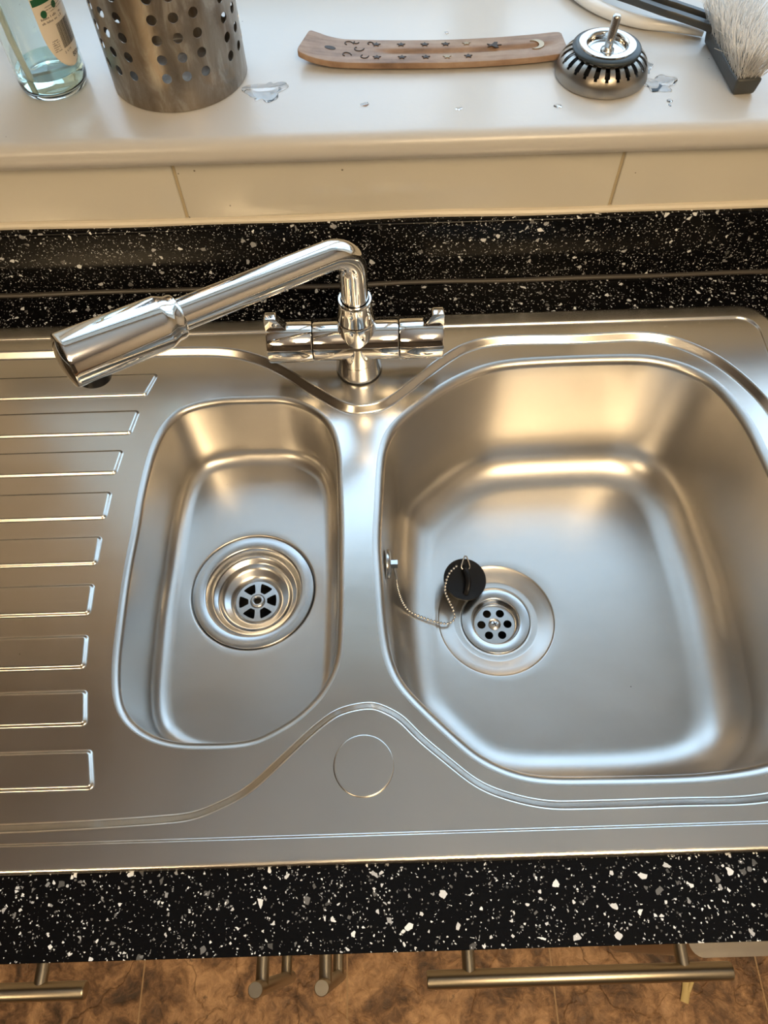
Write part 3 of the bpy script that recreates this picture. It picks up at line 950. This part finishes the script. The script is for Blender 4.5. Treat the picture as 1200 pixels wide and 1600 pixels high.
# basket strainer plug
BX, BY = .2045, .6598
bs = thing('basket_strainer_plug', 'round slotted steel basket strainer plug with a centre peg on the window board', 'strainer plug', (BX, BY, S))
MBt = Matrix.Translation((BX, BY, S))
nA = 24 * 10
prof = [(.0385, .0004), (.0400, .0010), (.0404, .0024), (.0398, .0050), (.0396, .0075), (.0388, .0105), (.0374, .0135), (.0360, .0156), (.0345, .0174), (.0328, .0189), (.0310, .0201), (.0290, .0210), (.0275, .0214), (.0262, .0212), (.0250, .0200)]
V = []; F_ = []
for r, z in prof:
    for k in range(nA):
        a = 2 * PI * k / nA
        V.append(MBt @ Vector((r * math.cos(a), r * math.sin(a), z)))
for i in range(len(prof) - 1):
    for k in range(nA):
        ph = k % 10
        wslot = 5 if i in (7, 8, 9, 10, 11) else (3 if i == 6 else 0)
        if wslot and (10 - wslot) / 2 <= ph < (10 + wslot) / 2: continue
        k2 = (k + 1) % nA
        F_.append((i * nA + k, i * nA + k2, (i + 1) * nA + k2, (i + 1) * nA + k))
dome = mesh_obj('slotted_dome', V, F_, M_DOME, bs, sharp=None)
md = dome.modifiers.new('thickness', 'SOLIDIFY'); md.thickness = .0009; md.offset = -1
es = dome.modifiers.new('crisp', 'EDGE_SPLIT'); es.split_angle = math.radians(45)
MB().lathe([(.0001, .0005), (.0300, .0005), (.0310, .004), (.0245, .0150), (.0001, .016)], 64, MBt).build('dark_core', M_DARK, bs, sharp=50)  # black core stands in for the shade behind the slots
MB().lathe([(.0225, .0195), (.0268, .0212), (.0290, .0222), (.0296, .0236), (.0288, .0248), (.0262, .0256), (.0235, .0262), (.0225, .0262)], 96, MBt).build('rubber_seal', M_SEAL, bs, sharp=None)['label'] = 'dark grey rubber seal'
MB().lathe([(.0245, .0258), (.0243, .0270), (.0228, .0276), (.0195, .0276), (.0178, .0270), (.0170, .0250), (.0166, .0215), (.0150, .0206), (.0001, .0206)], 96, MBt).build('top_disc', M_SATIN, bs, sharp=50)
pg = MB().lathe([(.0060, .0206), (.0056, .0222), (.0042, .0230), (.0036, .0245), (.0036, .0470), (.0032, .0486), (.0020, .0494), (.0001, .0496)], 40, MBt @ Matrix.Rotation(math.radians(3), 4, 'Y'))
pg.lathe([(.0001, .0), (.0016, .0003), (.0018, .0010), (.0001, .0019)], 16, MBt @ Matrix.Translation((.0004, -.0034, .0300)) @ Matrix.Rotation(PI / 2, 4, 'X'))
pg.build('centre_peg', M_CHAIN, bs, sharp=50)

# incense holder
inc = thing('incense_holder', 'ski shaped brown wooden incense holder with carved stars and an upturned left end', 'incense holder', (.06, .694, S))
cl = [(-.0600, .7055, .0085), (-.0540, .7035, .0068), (-.0430, .7000, .0046), (-.0270, .6968, .0030), (-.0050, .6950, .0024), (.0300, .6928, .0024), (.0700, .6918, .0022), (.1100, .6925, .0024), (.1500, .6942, .0034), (.1760, .6960, .0050)]
wd = [.0355, .0375, .0385, .0385, .0385, .038, .038, .038, .0375, .036]
cc = catmull(cl, 12); ww = [v.x for v in catmull([(a, 0, 0) for a in wd], 12)]
th = .0052
def inc_pt(i, u, dz):
    """u across -0.5..0.5"""
    c = cc[i]; t = (cc[min(i + 1, len(cc) - 1)] - cc[max(i - 1, 0)]).normalized()
    side = Vector((-t.y, t.x, 0)).normalized()
    return c + side * (u * ww[i]) + Vector((0, 0, S + dz))
us_ = [-.5, -.49, -.46, -.3, -.16, -.10, -.06, -.03, 0, .03, .06, .10, .16, .3, .46, .49, .5]
V = []; F_ = []
nU = len(us_)
for i in range(len(cc)):
    x_ = cc[i].x
    g_ = max(0.0, min(1.0, (x_ - .000) / .02)) * max(0.0, min(1.0, (.170 - x_) / .02))
    endk = min(1.0, i / 6, (len(cc) - 1 - i) / 6)
    shr = .80 + .20 * math.sqrt(max(0, endk * (2 - endk)))
    for u in us_:
        dz = th - (.0010 if abs(u) >= .5 else (.0003 if abs(u) >= .49 else 0))
        dz -= g_ * .0030 * max(0, 1 - (abs(u) / .11) ** 2)
        V.append(inc_pt(i, u * shr, dz))
    for u in us_[::-1]:
        V.append(inc_pt(i, u * shr * .99, 0))
nR = 2 * nU
for i in range(len(cc) - 1):
    for k in range(nR):
        k2 = (k + 1) % nR
        F_.append((i * nR + k, i * nR + k2, (i + 1) * nR + k2, (i + 1) * nR + k))
F_.append(tuple(range(nR))[::-1]); F_.append(tuple((len(cc) - 1) * nR + k for k in range(nR)))
mbx = MB(); mbx.add(V, F_)
board = mbx.build('wooden_strip', M_WOOD, inc, sharp=40)
def on_strip(x_, u, dz=.0003):
    i = min(range(len(cc)), key=lambda k: abs(cc[k].x - x_))
    p = inc_pt(i, u, th + dz); p.x = x_ - 0
    return p
def flat_shape(x_, u, poly, name, mat, dz=.0002, tk=.0004, rot=0):
    c = on_strip(x_, u)
    i = min(range(len(cc)), key=lambda k: abs(cc[k].x - x_))
    t = (cc[min(i + 1, len(cc) - 1)] - cc[max(i - 1, 0)]).normalized()
    side = Vector((-t.y, t.x, 0)).normalized(); up_ = t.cross(side)
    cr_, sr_ = math.cos(rot), math.sin(rot)
    def f(h):
        return lambda p: c + t * (p[0] * cr_ - p[1] * sr_) + side * (p[0] * sr_ + p[1] * cr_) + up_ * h
    return MB().prism(poly, f(-.0004), f(tk)).build(name, mat, inc, smooth=False)
def star(ro, ri, n=5):
    return [((ro if k % 2 == 0 else ri) * math.cos(PI * k / n + .3), (ro if k % 2 == 0 else ri) * math.sin(PI * k / n + .3) * .8) for k in range(2 * n)]
for i, x_ in enumerate((.006, .0285, .050, .069, .088)):
    flat_shape(x_, .27, star(.0040, .0019), 'star_inlay', M_INLAY_D if i not in (4,) else M_BRASS)
    flat_shape(x_, -.27, star(.0040, .0019), 'star_inlay', M_INLAY_D if i != 3 else M_BRASS)
moon = [(.0075 * math.cos(a), .0075 * math.sin(a)) for a in np.linspace(-2.1, 2.1, 22)]
moon += [(.0062 * math.cos(a) - .0032, .0062 * math.sin(a)) for a in np.linspace(1.75, -1.75, 18)]
flat_shape(.150, .02, moon, 'moon_inlay', M_BRASS)
bf = [(-.006, .003), (-.002, .0012), (.001, .005), (.004, .0045), (.0025, .0008), (.007, 0), (.0025, -.0008), (.004, -.004), (.001, -.004), (-.002, -.001), (-.006, -.0022), (-.004, 0)]
flat_shape(.1125, .12, bf, 'bird_inlay', M_INLAY_D)
# carved leaf scrolls and burnt hole near the raised end
random.seed(5)
flat_shape(-.0360, .03, [(.0052 * math.cos(a), .0026 * math.sin(a)) for a in np.linspace(0, 2 * PI, 20, endpoint=False)], 'burn_mark', M_INLAY_D, tk=.0001)
sv = MB()
for (x_, u_, s_, fl_) in ((-.020, .28, 1, 1), (-.011, .10, 1.1, -1), (-.022, -.20, 1, 1), (-.006, -.22, .9, -1), (.000, .30, .7, 1), (-.013, .36, .6, -1)):
    pts_ = []
    for k in range(15):
        a = k / 14 * 4.2
        rr_ = .0052 * s_ * (1 - k / 20)
        c = on_strip(x_ + rr_ * math.cos(a), u_ + fl_ * rr_ * math.sin(a) / .038, .0002)
        pts_.append(c)
    sv.tube(pts_, .0005, 6)
sv.build('carved_scroll', M_INLAY_D, inc)

# perforated utensil holder
HX, HY, HR, HH = -.1715, .6812, .0595, .180
uh = thing('utensil_holder', 'tall perforated stainless steel utensil holder standing on the window board', 'utensil holder', (HX, HY, S))
# unrolled sheet with real holes
W_ = 2 * PI * HR
nC = 180
z_rows = [.0285 + .0150 * k for k in range(10)]
pts = []; E_ = []; hl = []
base_az = math.degrees(math.atan2(-HY, -HX))    # direction towards the viewer
def uv_az(deg): return (deg / 360.0 % 1.0) * W_
cols = []
for g_i in range(6):
    for c_i in (-1, 0, 1):
        cols.append((base_az + 4.2 + 60 * g_i + 16 * c_i) % 360)
zz = list(np.linspace(.0, .012, 2)) + list(np.linspace(.020, HH - .006, 44)) + [HH]
bot = [(W_ * k / nC, 0.0) for k in range(nC + 1)]
topp = [(W_ * k / nC, HH) for k in range(nC + 1)]
sideL = [(0.0, z) for z in zz[1:-1]]; sideR = [(W_, z) for z in zz[1:-1]]
P = bot + topp[::-1]
loop = bot + sideR + topp[::-1] + sideL[::-1]
P = loop[:]
E_ = [(i, (i + 1) % len(P)) for i in range(len(P))]
hcs = []
for ci, az_ in enumerate(cols):
    u = uv_az(az_)
    if u < .006 or u > W_ - .006: u = min(max(u, .006), W_ - .006)
    for z in z_rows:
        hcs.append((u, z))
        b = len(P)
        L = circ(u, z, .0040, 18)
        P += L
        E_ += [(b + i, b + (i + 1) % 18) for i in range(18)]
H = np.array(hcs)
gx_ = [(W_ * k / nC, z) for k in range(1, nC) for z in zz[1:-1]]
G = np.array(gx_)
dm = np.sqrt(((G[:, None, :] - H[None, :, :]) ** 2).sum(2)).min(1)
G = G[dm > .0052]
P += [tuple(map(float, q_)) for q_ in G]
res = delaunay_2d_cdt([Vector(p) for p in P], E_, [], 0, 1e-7)
V2 = np.array([(v.x, v.y) for v in res[0]]); Fh = [f for f in res[2]]
cen_h = np.array([V2[list(f)].mean(0) for f in Fh])
dmin = np.array([np.sqrt(((H - c) ** 2).sum(1)).min() for c in cen_h])
Fh = [tuple(f) for f, dd in zip(Fh, dmin) if dd > .0039]
Vh = []
for u, z in V2:
    a = u / HR
    Vh.append((HX + HR * math.cos(a), HY + HR * math.sin(a), S + .0005 + z))
nrm = [(math.cos(u / HR), math.sin(u / HR), 0) for u, z in V2]
shell = mesh_obj('perforated_wall', Vh, Fh, M_HOLDER, uh, sharp=None)
bm = bmesh.new(); bm.from_mesh(shell.data); bmesh.ops.remove_doubles(bm, verts=bm.verts[:], dist=1e-5); bmesh.ops.recalc_face_normals(bm, faces=bm.faces[:]); bm.to_mesh(shell.data); bm.free()
md = shell.modifiers.new('thickness', 'SOLIDIFY'); md.thickness = .0007; md.offset = 0; md.use_rim = True
es = shell.modifiers.new('crisp', 'EDGE_SPLIT'); es.split_angle = math.radians(45)
MB().lathe([(.0592, .0006), (.0590, .0002), (.0575, .0001), (.0001, .0001)], 96, Matrix.Translation((HX, HY, S))).build('base_plate', M_HOLDER, uh, sharp=50)
MB().lathe([(.0588, HH), (.0603, HH - .0005), (.0607, HH + .001), (.0600, HH + .0022), (.0588, HH + .0018), (.0588, HH)], 96, Matrix.Translation((HX, HY, S))).build('rolled_rim', M_HOLDER, uh, sharp=50)

# soap bottle
PX, PY, PR = -.2825, .6705, .0298
sb = thing('soap_bottle', 'clear plastic soap bottle with cream label and dip tube beside the steel holder', 'bottle', (PX, PY, S))
MP = Matrix.Translation((PX, PY, S))
ob = [(.0001, .0022), (.0150, .0016), (.0225, .0002), (.0255, .0002), (.0280, .0020), (.0294, .0065), (.0298, .012), (.0298, .150), (.0290, .160), (.0255, .172), (.0190, .182), (.0145, .188), (.0140, .200)]
ib = [(.0130, .200), (.0135, .188), (.0182, .181), (.0246, .1712), (.0280, .1595), (.0288, .150), (.0288, .014), (.0284, .0085), (.0268, .0048), (.0230, .0036), (.0150, .0046), (.0001, .0052)]
MB().lathe(ob + ib, 96, MP).build('bottle_wall', M_BOTTLE, sb, sharp=60)
liq = [(.0001, .0053), (.0150, .0047), (.0230, .0037), (.0267, .0049), (.0283, .0086), (.0287, .014), (.0287, .0185), (.0280, .0178), (.0001, .0176)]
MB().lathe(liq, 72, MP).build('liquid_soap', M_LIQ, sb, sharp=60)
# dip tube leaning to the left-front of the bottle
MB().tube([(PX - .0100, PY - .0210, S + .006), (PX - .0135, PY - .020, S + .05), (PX - .0145, PY - .016, S + .10), (PX - .006, PY - .006, S + .17), (PX, PY, S + .205)], .0026, 16).build('dip_tube', M_STRAW, sb)
pc = MB().lathe([(.0165, .192), (.0170, .193), (.0170, .210), (.0155, .214), (.007, .216), (.006, .235), (.012, .237), (.012, .247), (.0001, .248)], 48, MP)
pc.tube([(PX, PY, S + .243), (PX - .02, PY - .01, S + .243), (PX - .042, PY - .02, S + .238)], .0045, 12)
pc.build('pump_cap', M_WHITEP, sb, sharp=45)
# label: wrapped patch with an oval foot, prints as sub-parts
LAZ = math.radians(-22.0)
def wrap(u, v, lift):
    a = LAZ + u / PR; r = PR + lift
    return (PX + r * math.cos(a), PY + r * math.sin(a), S + v)
def wrapped(poly, name, mat, parent, lift, grid=.0012):
    """flat outline (u right, v up) triangulated finely and wrapped round the bottle"""
    P_ = np.array(poly); n = len(P_)
    x0, y0 = P_.min(0); x1, y1 = P_.max(0)
    G_ = np.array([(a, b) for a in np.arange(x0 + grid / 2, x1, grid) for b in np.arange(y0 + grid / 2, y1, grid * 2)]) if (x1 - x0) > grid else np.zeros((0, 2))
    if len(G_): G_ = G_[sdf(P_, G_) < -grid * .3]
    pts_ = [Vector(map(float, p)) for p in P_] + [Vector(map(float, p)) for p in G_]
    res = delaunay_2d_cdt(pts_, [(i, (i + 1) % n) for i in range(n)], [], 0, 1e-8)
    V_ = np.array([(v.x, v.y) for v in res[0]]); Ff = [tuple(f) for f in res[2]]
    ce = np.array([V_[list(f)].mean(0) for f in Ff]); ok = sdf(P_, ce) < 0
    Ff = [f for f, k in zip(Ff, ok) if k]
    return [wrap(a, b, lift) for a, b in V_], Ff
foot = []
LW = .0195
for k in range(25):
    a = PI + PI * k / 24
    foot.append((LW * math.cos(a), .056 + .033 * math.sin(a)))
poly = foot + [(LW, v) for v in np.linspace(.060, .145, 24)] + [(u, .145) for u in np.linspace(LW * .9, -LW * .9, 10)] + [(-LW, v) for v in np.linspace(.145, .060, 24)]
V, F_ = wrapped(poly, '', None, None, .0003)
lab = mesh_obj('paper_label', V, F_, M_LABEL, sb, sharp=None)
# the label patch is closed with a little thickness
md = lab.modifiers.new('thickness', 'SOLIDIFY'); md.thickness = .0001; md.offset = 1
def printed(name, rects, mat, lift=.0006):
    m = MB()
    for (u0, u1, v0, v1) in rects:
        n_ = max(1, int((u1 - u0) / .0015))
        for k in range(n_):
            a, b = u0 + (u1 - u0) * k / n_, u0 + (u1 - u0) * (k + 1) / n_
            m.add([wrap(a, v0, lift), wrap(b, v0, lift), wrap(b, v1, lift), wrap(a, v1, lift)], [(0, 1, 2, 3)])
    return mesh_obj(name, m.V, m.F, mat, lab, smooth=False)
random.seed(11)
printed('green_stripe', [(-.0188, .0188, .0745, .0795)], M_GREEN)
bars = []; u = -.0050
while u < .0125:
    w_ = random.choice((.0002, .0003, .0005)); bars.append((u, u + w_, .0385, .0575)); u += w_ + random.choice((.0002, .0003, .0004))
printed('barcode', bars, M_INK)
def words(u0, u1, v, h, dens=.8):
    out = []; u = u0
    while u < u1 - h * .5:
        w_ = random.uniform(.3, .55) * h
        if random.random() < dens:
            out.append((u, u + w_, v, v + h * random.choice((.65, .65, 1))))
        u += w_ + h * .22
    return out
txt = []
for k in range(6): txt += words(-.0140, -.0070 - .0006 * (k % 2), .0385 + .0016 * k, .0010)
for k in range(2): txt += words(-.0160, .0045, .0605 + .0030 * k, .0017)
for k in range(3): txt += words(-.010, .012, .0670 + .0020 * k, .0009)
for k in range(4): txt += words(-.0170, .0170, .0830 + .0022 * k, .0012)
printed('small_print', txt, M_INKG)
def disc_print(cu, cv, r, name, mat, lift=.0006):
    m = MB(); n_ = 20
    m.add([wrap(cu, cv, lift)] + [wrap(cu + r * math.cos(2 * PI * k / n_), cv + r * math.sin(2 * PI * k / n_), lift) for k in range(n_)], [(0, 1 + k, 1 + (k + 1) % n_) for k in range(n_)])
    return mesh_obj(name, m.V, m.F, mat, lab, smooth=False)
disc_print(-.0120, .0675, .0028, 'leaf_badge', M_GREEN); disc_print(.0000, .0705, .0026, 'leaf_badge', M_GREEN)
def text_print(s, u0, v0, size, mat, name):
    cu = bpy.data.curves.new('print_text', 'FONT'); cu.body = s; cu.size = size
    to = bpy.data.objects.new('print_text', cu); COL.objects.link(to)
    dg = bpy.context.evaluated_depsgraph_get()
    me = bpy.data.meshes.new_from_object(to.evaluated_get(dg))
    V_ = [wrap(u0 + v.co.x, v0 + v.co.y, .0006) for v in me.vertices]; Ff = [tuple(p.vertices) for p in me.polygons]
    bpy.data.objects.remove(to); bpy.data.curves.remove(cu); bpy.data.meshes.remove(me)
    return mesh_obj(name, V_, Ff, mat, lab, smooth=False)
text_print('800ml', .0015, .0285, .0052, M_INK, 'volume_print')
text_print('3', -.0060, .0345, .0028, M_INK, 'digit_print')
text_print('6 7 8', -.0030, .0350, .0024, M_INK, 'digit_print')

# dish brush
br = thing('dish_brush', 'dark grey dish brush with thick white bristles lying at the right of the window board', 'brush', (.318, .66, S))
ang_b = math.radians(-2.0)
BM = Matrix.Translation((.3190, .6640, S)) @ Matrix.Rotation(math.radians(3), 4, 'Z')
bm = bmesh.new(); bmesh.ops.create_cube(bm, size=1)
for v in bm.verts:
    zt = v.co.z > 0
    v.co = Vector((v.co.x * (.0230 if zt else .0190) , v.co.y * (.0880 if zt else .0850), .0074 + v.co.z * .0146))
bmesh.ops.bevel(bm, geom=bm.edges[:], offset=.0028, segments=3, profile=.5, affect='EDGES')
MB().addbm(bm, BM).build('brush_head', M_BRUSHG, br, sharp=50)
random.seed(3)
bt = MB()
for i in range(17):
    for j in range(5):
        bx = -.0088 + .0176 * j / 4; by = -.040 + .080 * i / 16
        for t_ in range(13):
            a = random.uniform(0, 2 * PI); q_ = random.random() ** .5 * .0021
            p0 = Vector((bx + q_ * math.cos(a), by + q_ * math.sin(a), .0140))
            L = random.uniform(.027, .033)
            out = Vector((bx * 1.5 + random.gauss(.0015, .0040), by * .30 + random.gauss(.001, .0035), L))
            mid = p0 + out * .5 + Vector((random.gauss(0, .0008), random.gauss(0, .0008), .001))
            p1 = p0 + out
            if random.random() < .03: p1 += Vector((random.gauss(-.006, .006), random.gauss(0, .005), -.004))
            pts_ = [BM @ p0, BM @ mid, BM @ p1]
            r_ = .00026
            b0 = len(bt.V)
            for pp in pts_:
                for k in range(3):
                    an = 2 * PI * k / 3
                    bt.V.append((pp.x + r_ * math.cos(an), pp.y + r_ * math.sin(an), pp.z))
            for s_ in range(2):
                for k in range(3):
                    bt.F.append((b0 + s_ * 3 + k, b0 + s_ * 3 + (k + 1) % 3, b0 + s_ * 3 + 3 + (k + 1) % 3, b0 + s_ * 3 + 3 + k))
            bt.F.append((b0 + 6, b0 + 7, b0 + 8))
o = mesh_obj('bristles', bt.V, bt.F, M_BRISTLE, br, sharp=None)
tag(o, kind='stuff')
def ribbon(path, w, h, n=4):
    m = MB(); P_ = [Vector(p) for p in path]
    V = []; F = []
    for i, p in enumerate(P_):
        t = (P_[min(i + 1, len(P_) - 1)] - P_[max(i - 1, 0)]).normalized()
        sd = t.cross(Vector((0, 0, 1))).normalized(); u_ = sd.cross(t)
        for a, b in ((-.5, -.35), (-.42, -.5), (.42, -.5), (.5, -.35), (.5, .35), (.42, .5), (-.42, .5), (-.5, .35)):
            V.append(p + sd * a * w + u_ * b * h)
    for i in range(len(P_) - 1):
        for k in range(8): F.append((i * 8 + k, i * 8 + (k + 1) % 8, (i + 1) * 8 + (k + 1) % 8, (i + 1) * 8 + k))
    F.append(tuple(range(8))[::-1]); F.append(tuple((len(P_) - 1) * 8 + k for k in range(8)))
    return m.add(V, F)
hp1 = catmull([(.3150, .6960, S + .011), (.3050, .7020, S + .016), (.2800, .7120, S + .0205), (.2660, .7190, S + .022), (.2350, .7560, S + .018), (.2000, .8000, S + .010)], 8)
m1 = ribbon(hp1, .0075, .0060)
m2 = ribbon([v + Vector((.0025, .0115, .002)) for v in hp1], .0055, .0065)
m1.add(m2.V, m2.F)
m3 = ribbon([v + Vector((.0012, .006, -.0015)) for v in hp1], .010, .002)
m1.add(m3.V, m3.F)
m1.build('brush_handle', M_BRUSHG, br, sharp=40)
wh = MB()
wpth = catmull([(.3085, .7150, S + .0034), (.2960, .7205, S + .0048), (.2760, .7270, S + .0056), (.2560, .7330, S + .0056), (.2330, .7470, S + .0058), (.2130, .7680, S + .0062), (.1950, .8000, S + .0066)], 8)
rw = [v.x for v in catmull([(a, 0, 0) for a in (.0028, .0042, .0050, .0054, .0056, .0056, .0056)], 8)]
wh.tube(wpth, rw, 20, flat=(1.0, 1.15))
o = wh.build('plastic_utensil', M_WHITEP, sharp=50, loc=(.25, .735, S))
tag(o, 'slender curved white plastic utensil lying behind the dark brush handle', 'utensil')

# ------------------------------------------------------------------ water on the window board
def puddle(px, py, r, h, seed, squash=(1, 1), rot=0, label='', name='water_puddle', cat='water', group=None, irr=.3, z=S):
    random.seed(seed)
    n = 40; ph_ = [random.uniform(0, 6.28) for _ in range(4)]
    rad = [1 + irr * (.5 * math.sin(2 * t + ph_[0]) + .35 * math.sin(3 * t + ph_[1]) + .3 * math.sin(5 * t + ph_[2]) + .15 * math.sin(9 * t + ph_[3])) for t in [2 * PI * k / n for k in range(n)]]
    V = []; F = []
    rs = [(1.0, 0), (.99, .35), (.95, .65), (.86, .85), (.7, .95), (.4, 1.0)]
    c, s = math.cos(rot), math.sin(rot)
    for f, hh in rs:
        for k in range(n):
            t = 2 * PI * k / n
            a, b = r * rad[k] * f * math.cos(t) * squash[0], r * rad[k] * f * math.sin(t) * squash[1]
            V.append((px + a * c - b * s, py + a * s + b * c, z + .00002 + h * .5 * hh))
    for i in range(len(rs) - 1):
        for k in range(n): F.append((i * n + k, i * n + (k + 1) % n, (i + 1) * n + (k + 1) % n, (i + 1) * n + k))
    F.append(tuple((len(rs) - 1) * n + k for k in range(n))); F.append(tuple(range(n))[::-1])
    m = MB(); m.add(V, F)
    o = m.build(name, M_WATER, sharp=None, loc=(px, py, z))
    tag(o, label, cat, group)
    return o
puddle(.2540, .6430, .0125, .0010, 4, (1, 1.15), .4, 'small clear water puddle just right of the basket strainer plug', irr=.45)
puddle(.2475, .6690, .0065, .0008, 8, (.7, 1.7), -.2, 'narrow water streak behind the puddle beside the strainer plug', irr=.4)
puddle(-.0930, .6500, .0150, .0008, 21, (.9, 1.25), -.5, 'splashed clear water patch in front of the utensil holder', irr=.5)
puddle(.2568, .6172, .0024, .0011, 3, (1, 1.1), 0, 'round water drop in front of the puddle by the strainer', 'water_drop', 'water drop', irr=.1)
puddle(.2556, .6110, .0014, .0007, 33, (.8, 1.4), 0, 'tiny long drop below the round drop near the puddle', 'water_drop', 'water drop', irr=.2)
puddle(.1600, .6145, .0032, .0010, 5, (1.1, .8), 0, 'flat water drop in front of the left of the strainer plug', 'water_drop', 'water drop', irr=.15)
puddle(-.0060, .6255, .0036, .0007, 6, (1.2, .7), .3, 'faint oval water drop near the left front of the window board', 'water_drop', 'water drop', irr=.2)
puddle(.0730, .7360, .0022, .0008, 7, (.8, 1.1), .3, 'tiny water drop behind the middle of the wooden strip', 'water_drop', 'water drop', irr=.2)
puddle(.0750, .6150, .0026, .0008, 9, (1, .9), .8, 'small water drop on the open front of the window board', 'water_drop', 'water drop', irr=.4)

# ------------------------------------------------------------------ base cabinets with bar handles
def bar_handle(ends, posts, r, door_y, parent, rp=.0050):
    m = MB()
    a, b = Vector(ends[0]), Vector(ends[1]); t = (b - a).normalized()
    def seg(f, rr_): return (a + (b - a) * f, rr_)
    L = (b - a).length
    pts_ = [a, a + t * .0006, a + t * .0012, b - t * .0012, b - t * .0006, b]
    m.tube(pts_, [r * .90, r * .97, r, r, r * .97, r * .90], 32)
    for p in posts:
        m.tube([(p[0], p[1], p[2]), (p[0], door_y + .0005, p[2])], rp, 20)
    return m.build('bar_handle', M_HANDLE, parent, sharp=40)
DY = .016
def cabinet(x0, x1, label, hx, vx):
    t = thing('base_cabinet', label, 'cabinet', ((x0 + x1) / 2, .3, FZ))
    c = MB()
    c.box(x0, x0 + .016, DY + .0185, .57, FZ + .14, -.24)
    c.box(x1 - .016, x1, DY + .0185, .57, FZ + .14, -.24)
    c.box(x0 + .016, x1 - .016, .56, .57, FZ + .14, -.24)
    c.box(x0 + .016, x1 - .016, DY + .0185, .56, FZ + .14, FZ + .156)
    c.build('carcass', M_CAB, t, smooth=False)
    MB().box(x0, x1, DY + .06, DY + .075, FZ + .0005, FZ + .14).build('plinth', M_CAB, t, smooth=False)
    d1 = MB().box(x0 + .002, x1 - .002, DY, DY + .018, -.178, -.042, .0015).build('drawer_front', M_CAB, t, sharp=40)
    bar_handle([(hx[0], -.0290, -.115), (hx[1], -.0290, -.115)], [(hx[0] + .0325, -.029, -.115), (hx[1] - .0355, -.029, -.115)], .0065, DY, d1)
    d2 = MB().box(x0 + .002, x1 - .002, DY, DY + .018, FZ + .15, -.182, .0015).build('door', M_CAB, t, sharp=40)
    bar_handle([(vx, -.0345, -.165), (vx, -.0345, -.395)], [(vx + .0005, -.0345, -.195), (vx + .0005, -.0345, -.355)], .0062, DY, d2, .0056)
    return t
cabinet(-.620, -.092, 'base cabinet under the drainer side with horizontal and vertical bar handles', (-.4600, -.2370), -.1165)
cabinet(-.090, .332, 'base cabinet under the main bowl with long horizontal bar handle', (.0216, .2526), -.0625)
# appliance at the right
ap = thing('kitchen_appliance', 'grey metal appliance with round cornered door beside the right base cabinet', 'appliance', (.64, .3, FZ))
MB().box(.336, .94, .103, .57, FZ + .02, -.24, .004).build('casing', M_CAB, ap, sharp=40)
dp = rr(.3385, .936, -.0305, .10, .016, .02, 10)
dp = dp[:]
md_ = MB().prism([tuple(p) for p in dp], lambda p: (p[0], p[1], FZ + .06), lambda p: (p[0], p[1], -.450))
md_.build('appliance_door', M_APPL, ap, sharp=40)
MB().box(.34, .935, .03, .50, FZ + .0005, FZ + .02).build('foot_panel', M_DARK, ap, smooth=False)

# dried stalks on the floor
def stalk(P_, r, label):
    o = MB().tube(P_, r, 8, flat=(.5, 1)).build('dried_stalk', M_STALK, sharp=50, loc=P_[0])
    tag(o, label, 'debris', 'dried plant bits on the floor')
    return o
stalk([(.4180, -.0330, FZ + .0015), (.4390, -.0335, FZ + .0025), (.4600, -.0330, FZ + .0016)], .0030, 'pale dried stalk lying behind the right bar handle near the cabinet')
stalk([(.4640, -.1050, FZ + .0030), (.4700, -.0900, FZ + .0040), (.4745, -.0760, FZ + .0030)], .0066, 'short thick cut piece of dried stalk in front of the right bar handle')
stalk([(.4740, -.0900, FZ + .0060), (.4850, -.0720, FZ + .0070), (.4950, -.0600, FZ + .0030)], .0030, 'thin green tipped stalk leaning on the thick cut piece')
for o in bpy.data.objects:
    if '_o' in o: del o['_o']
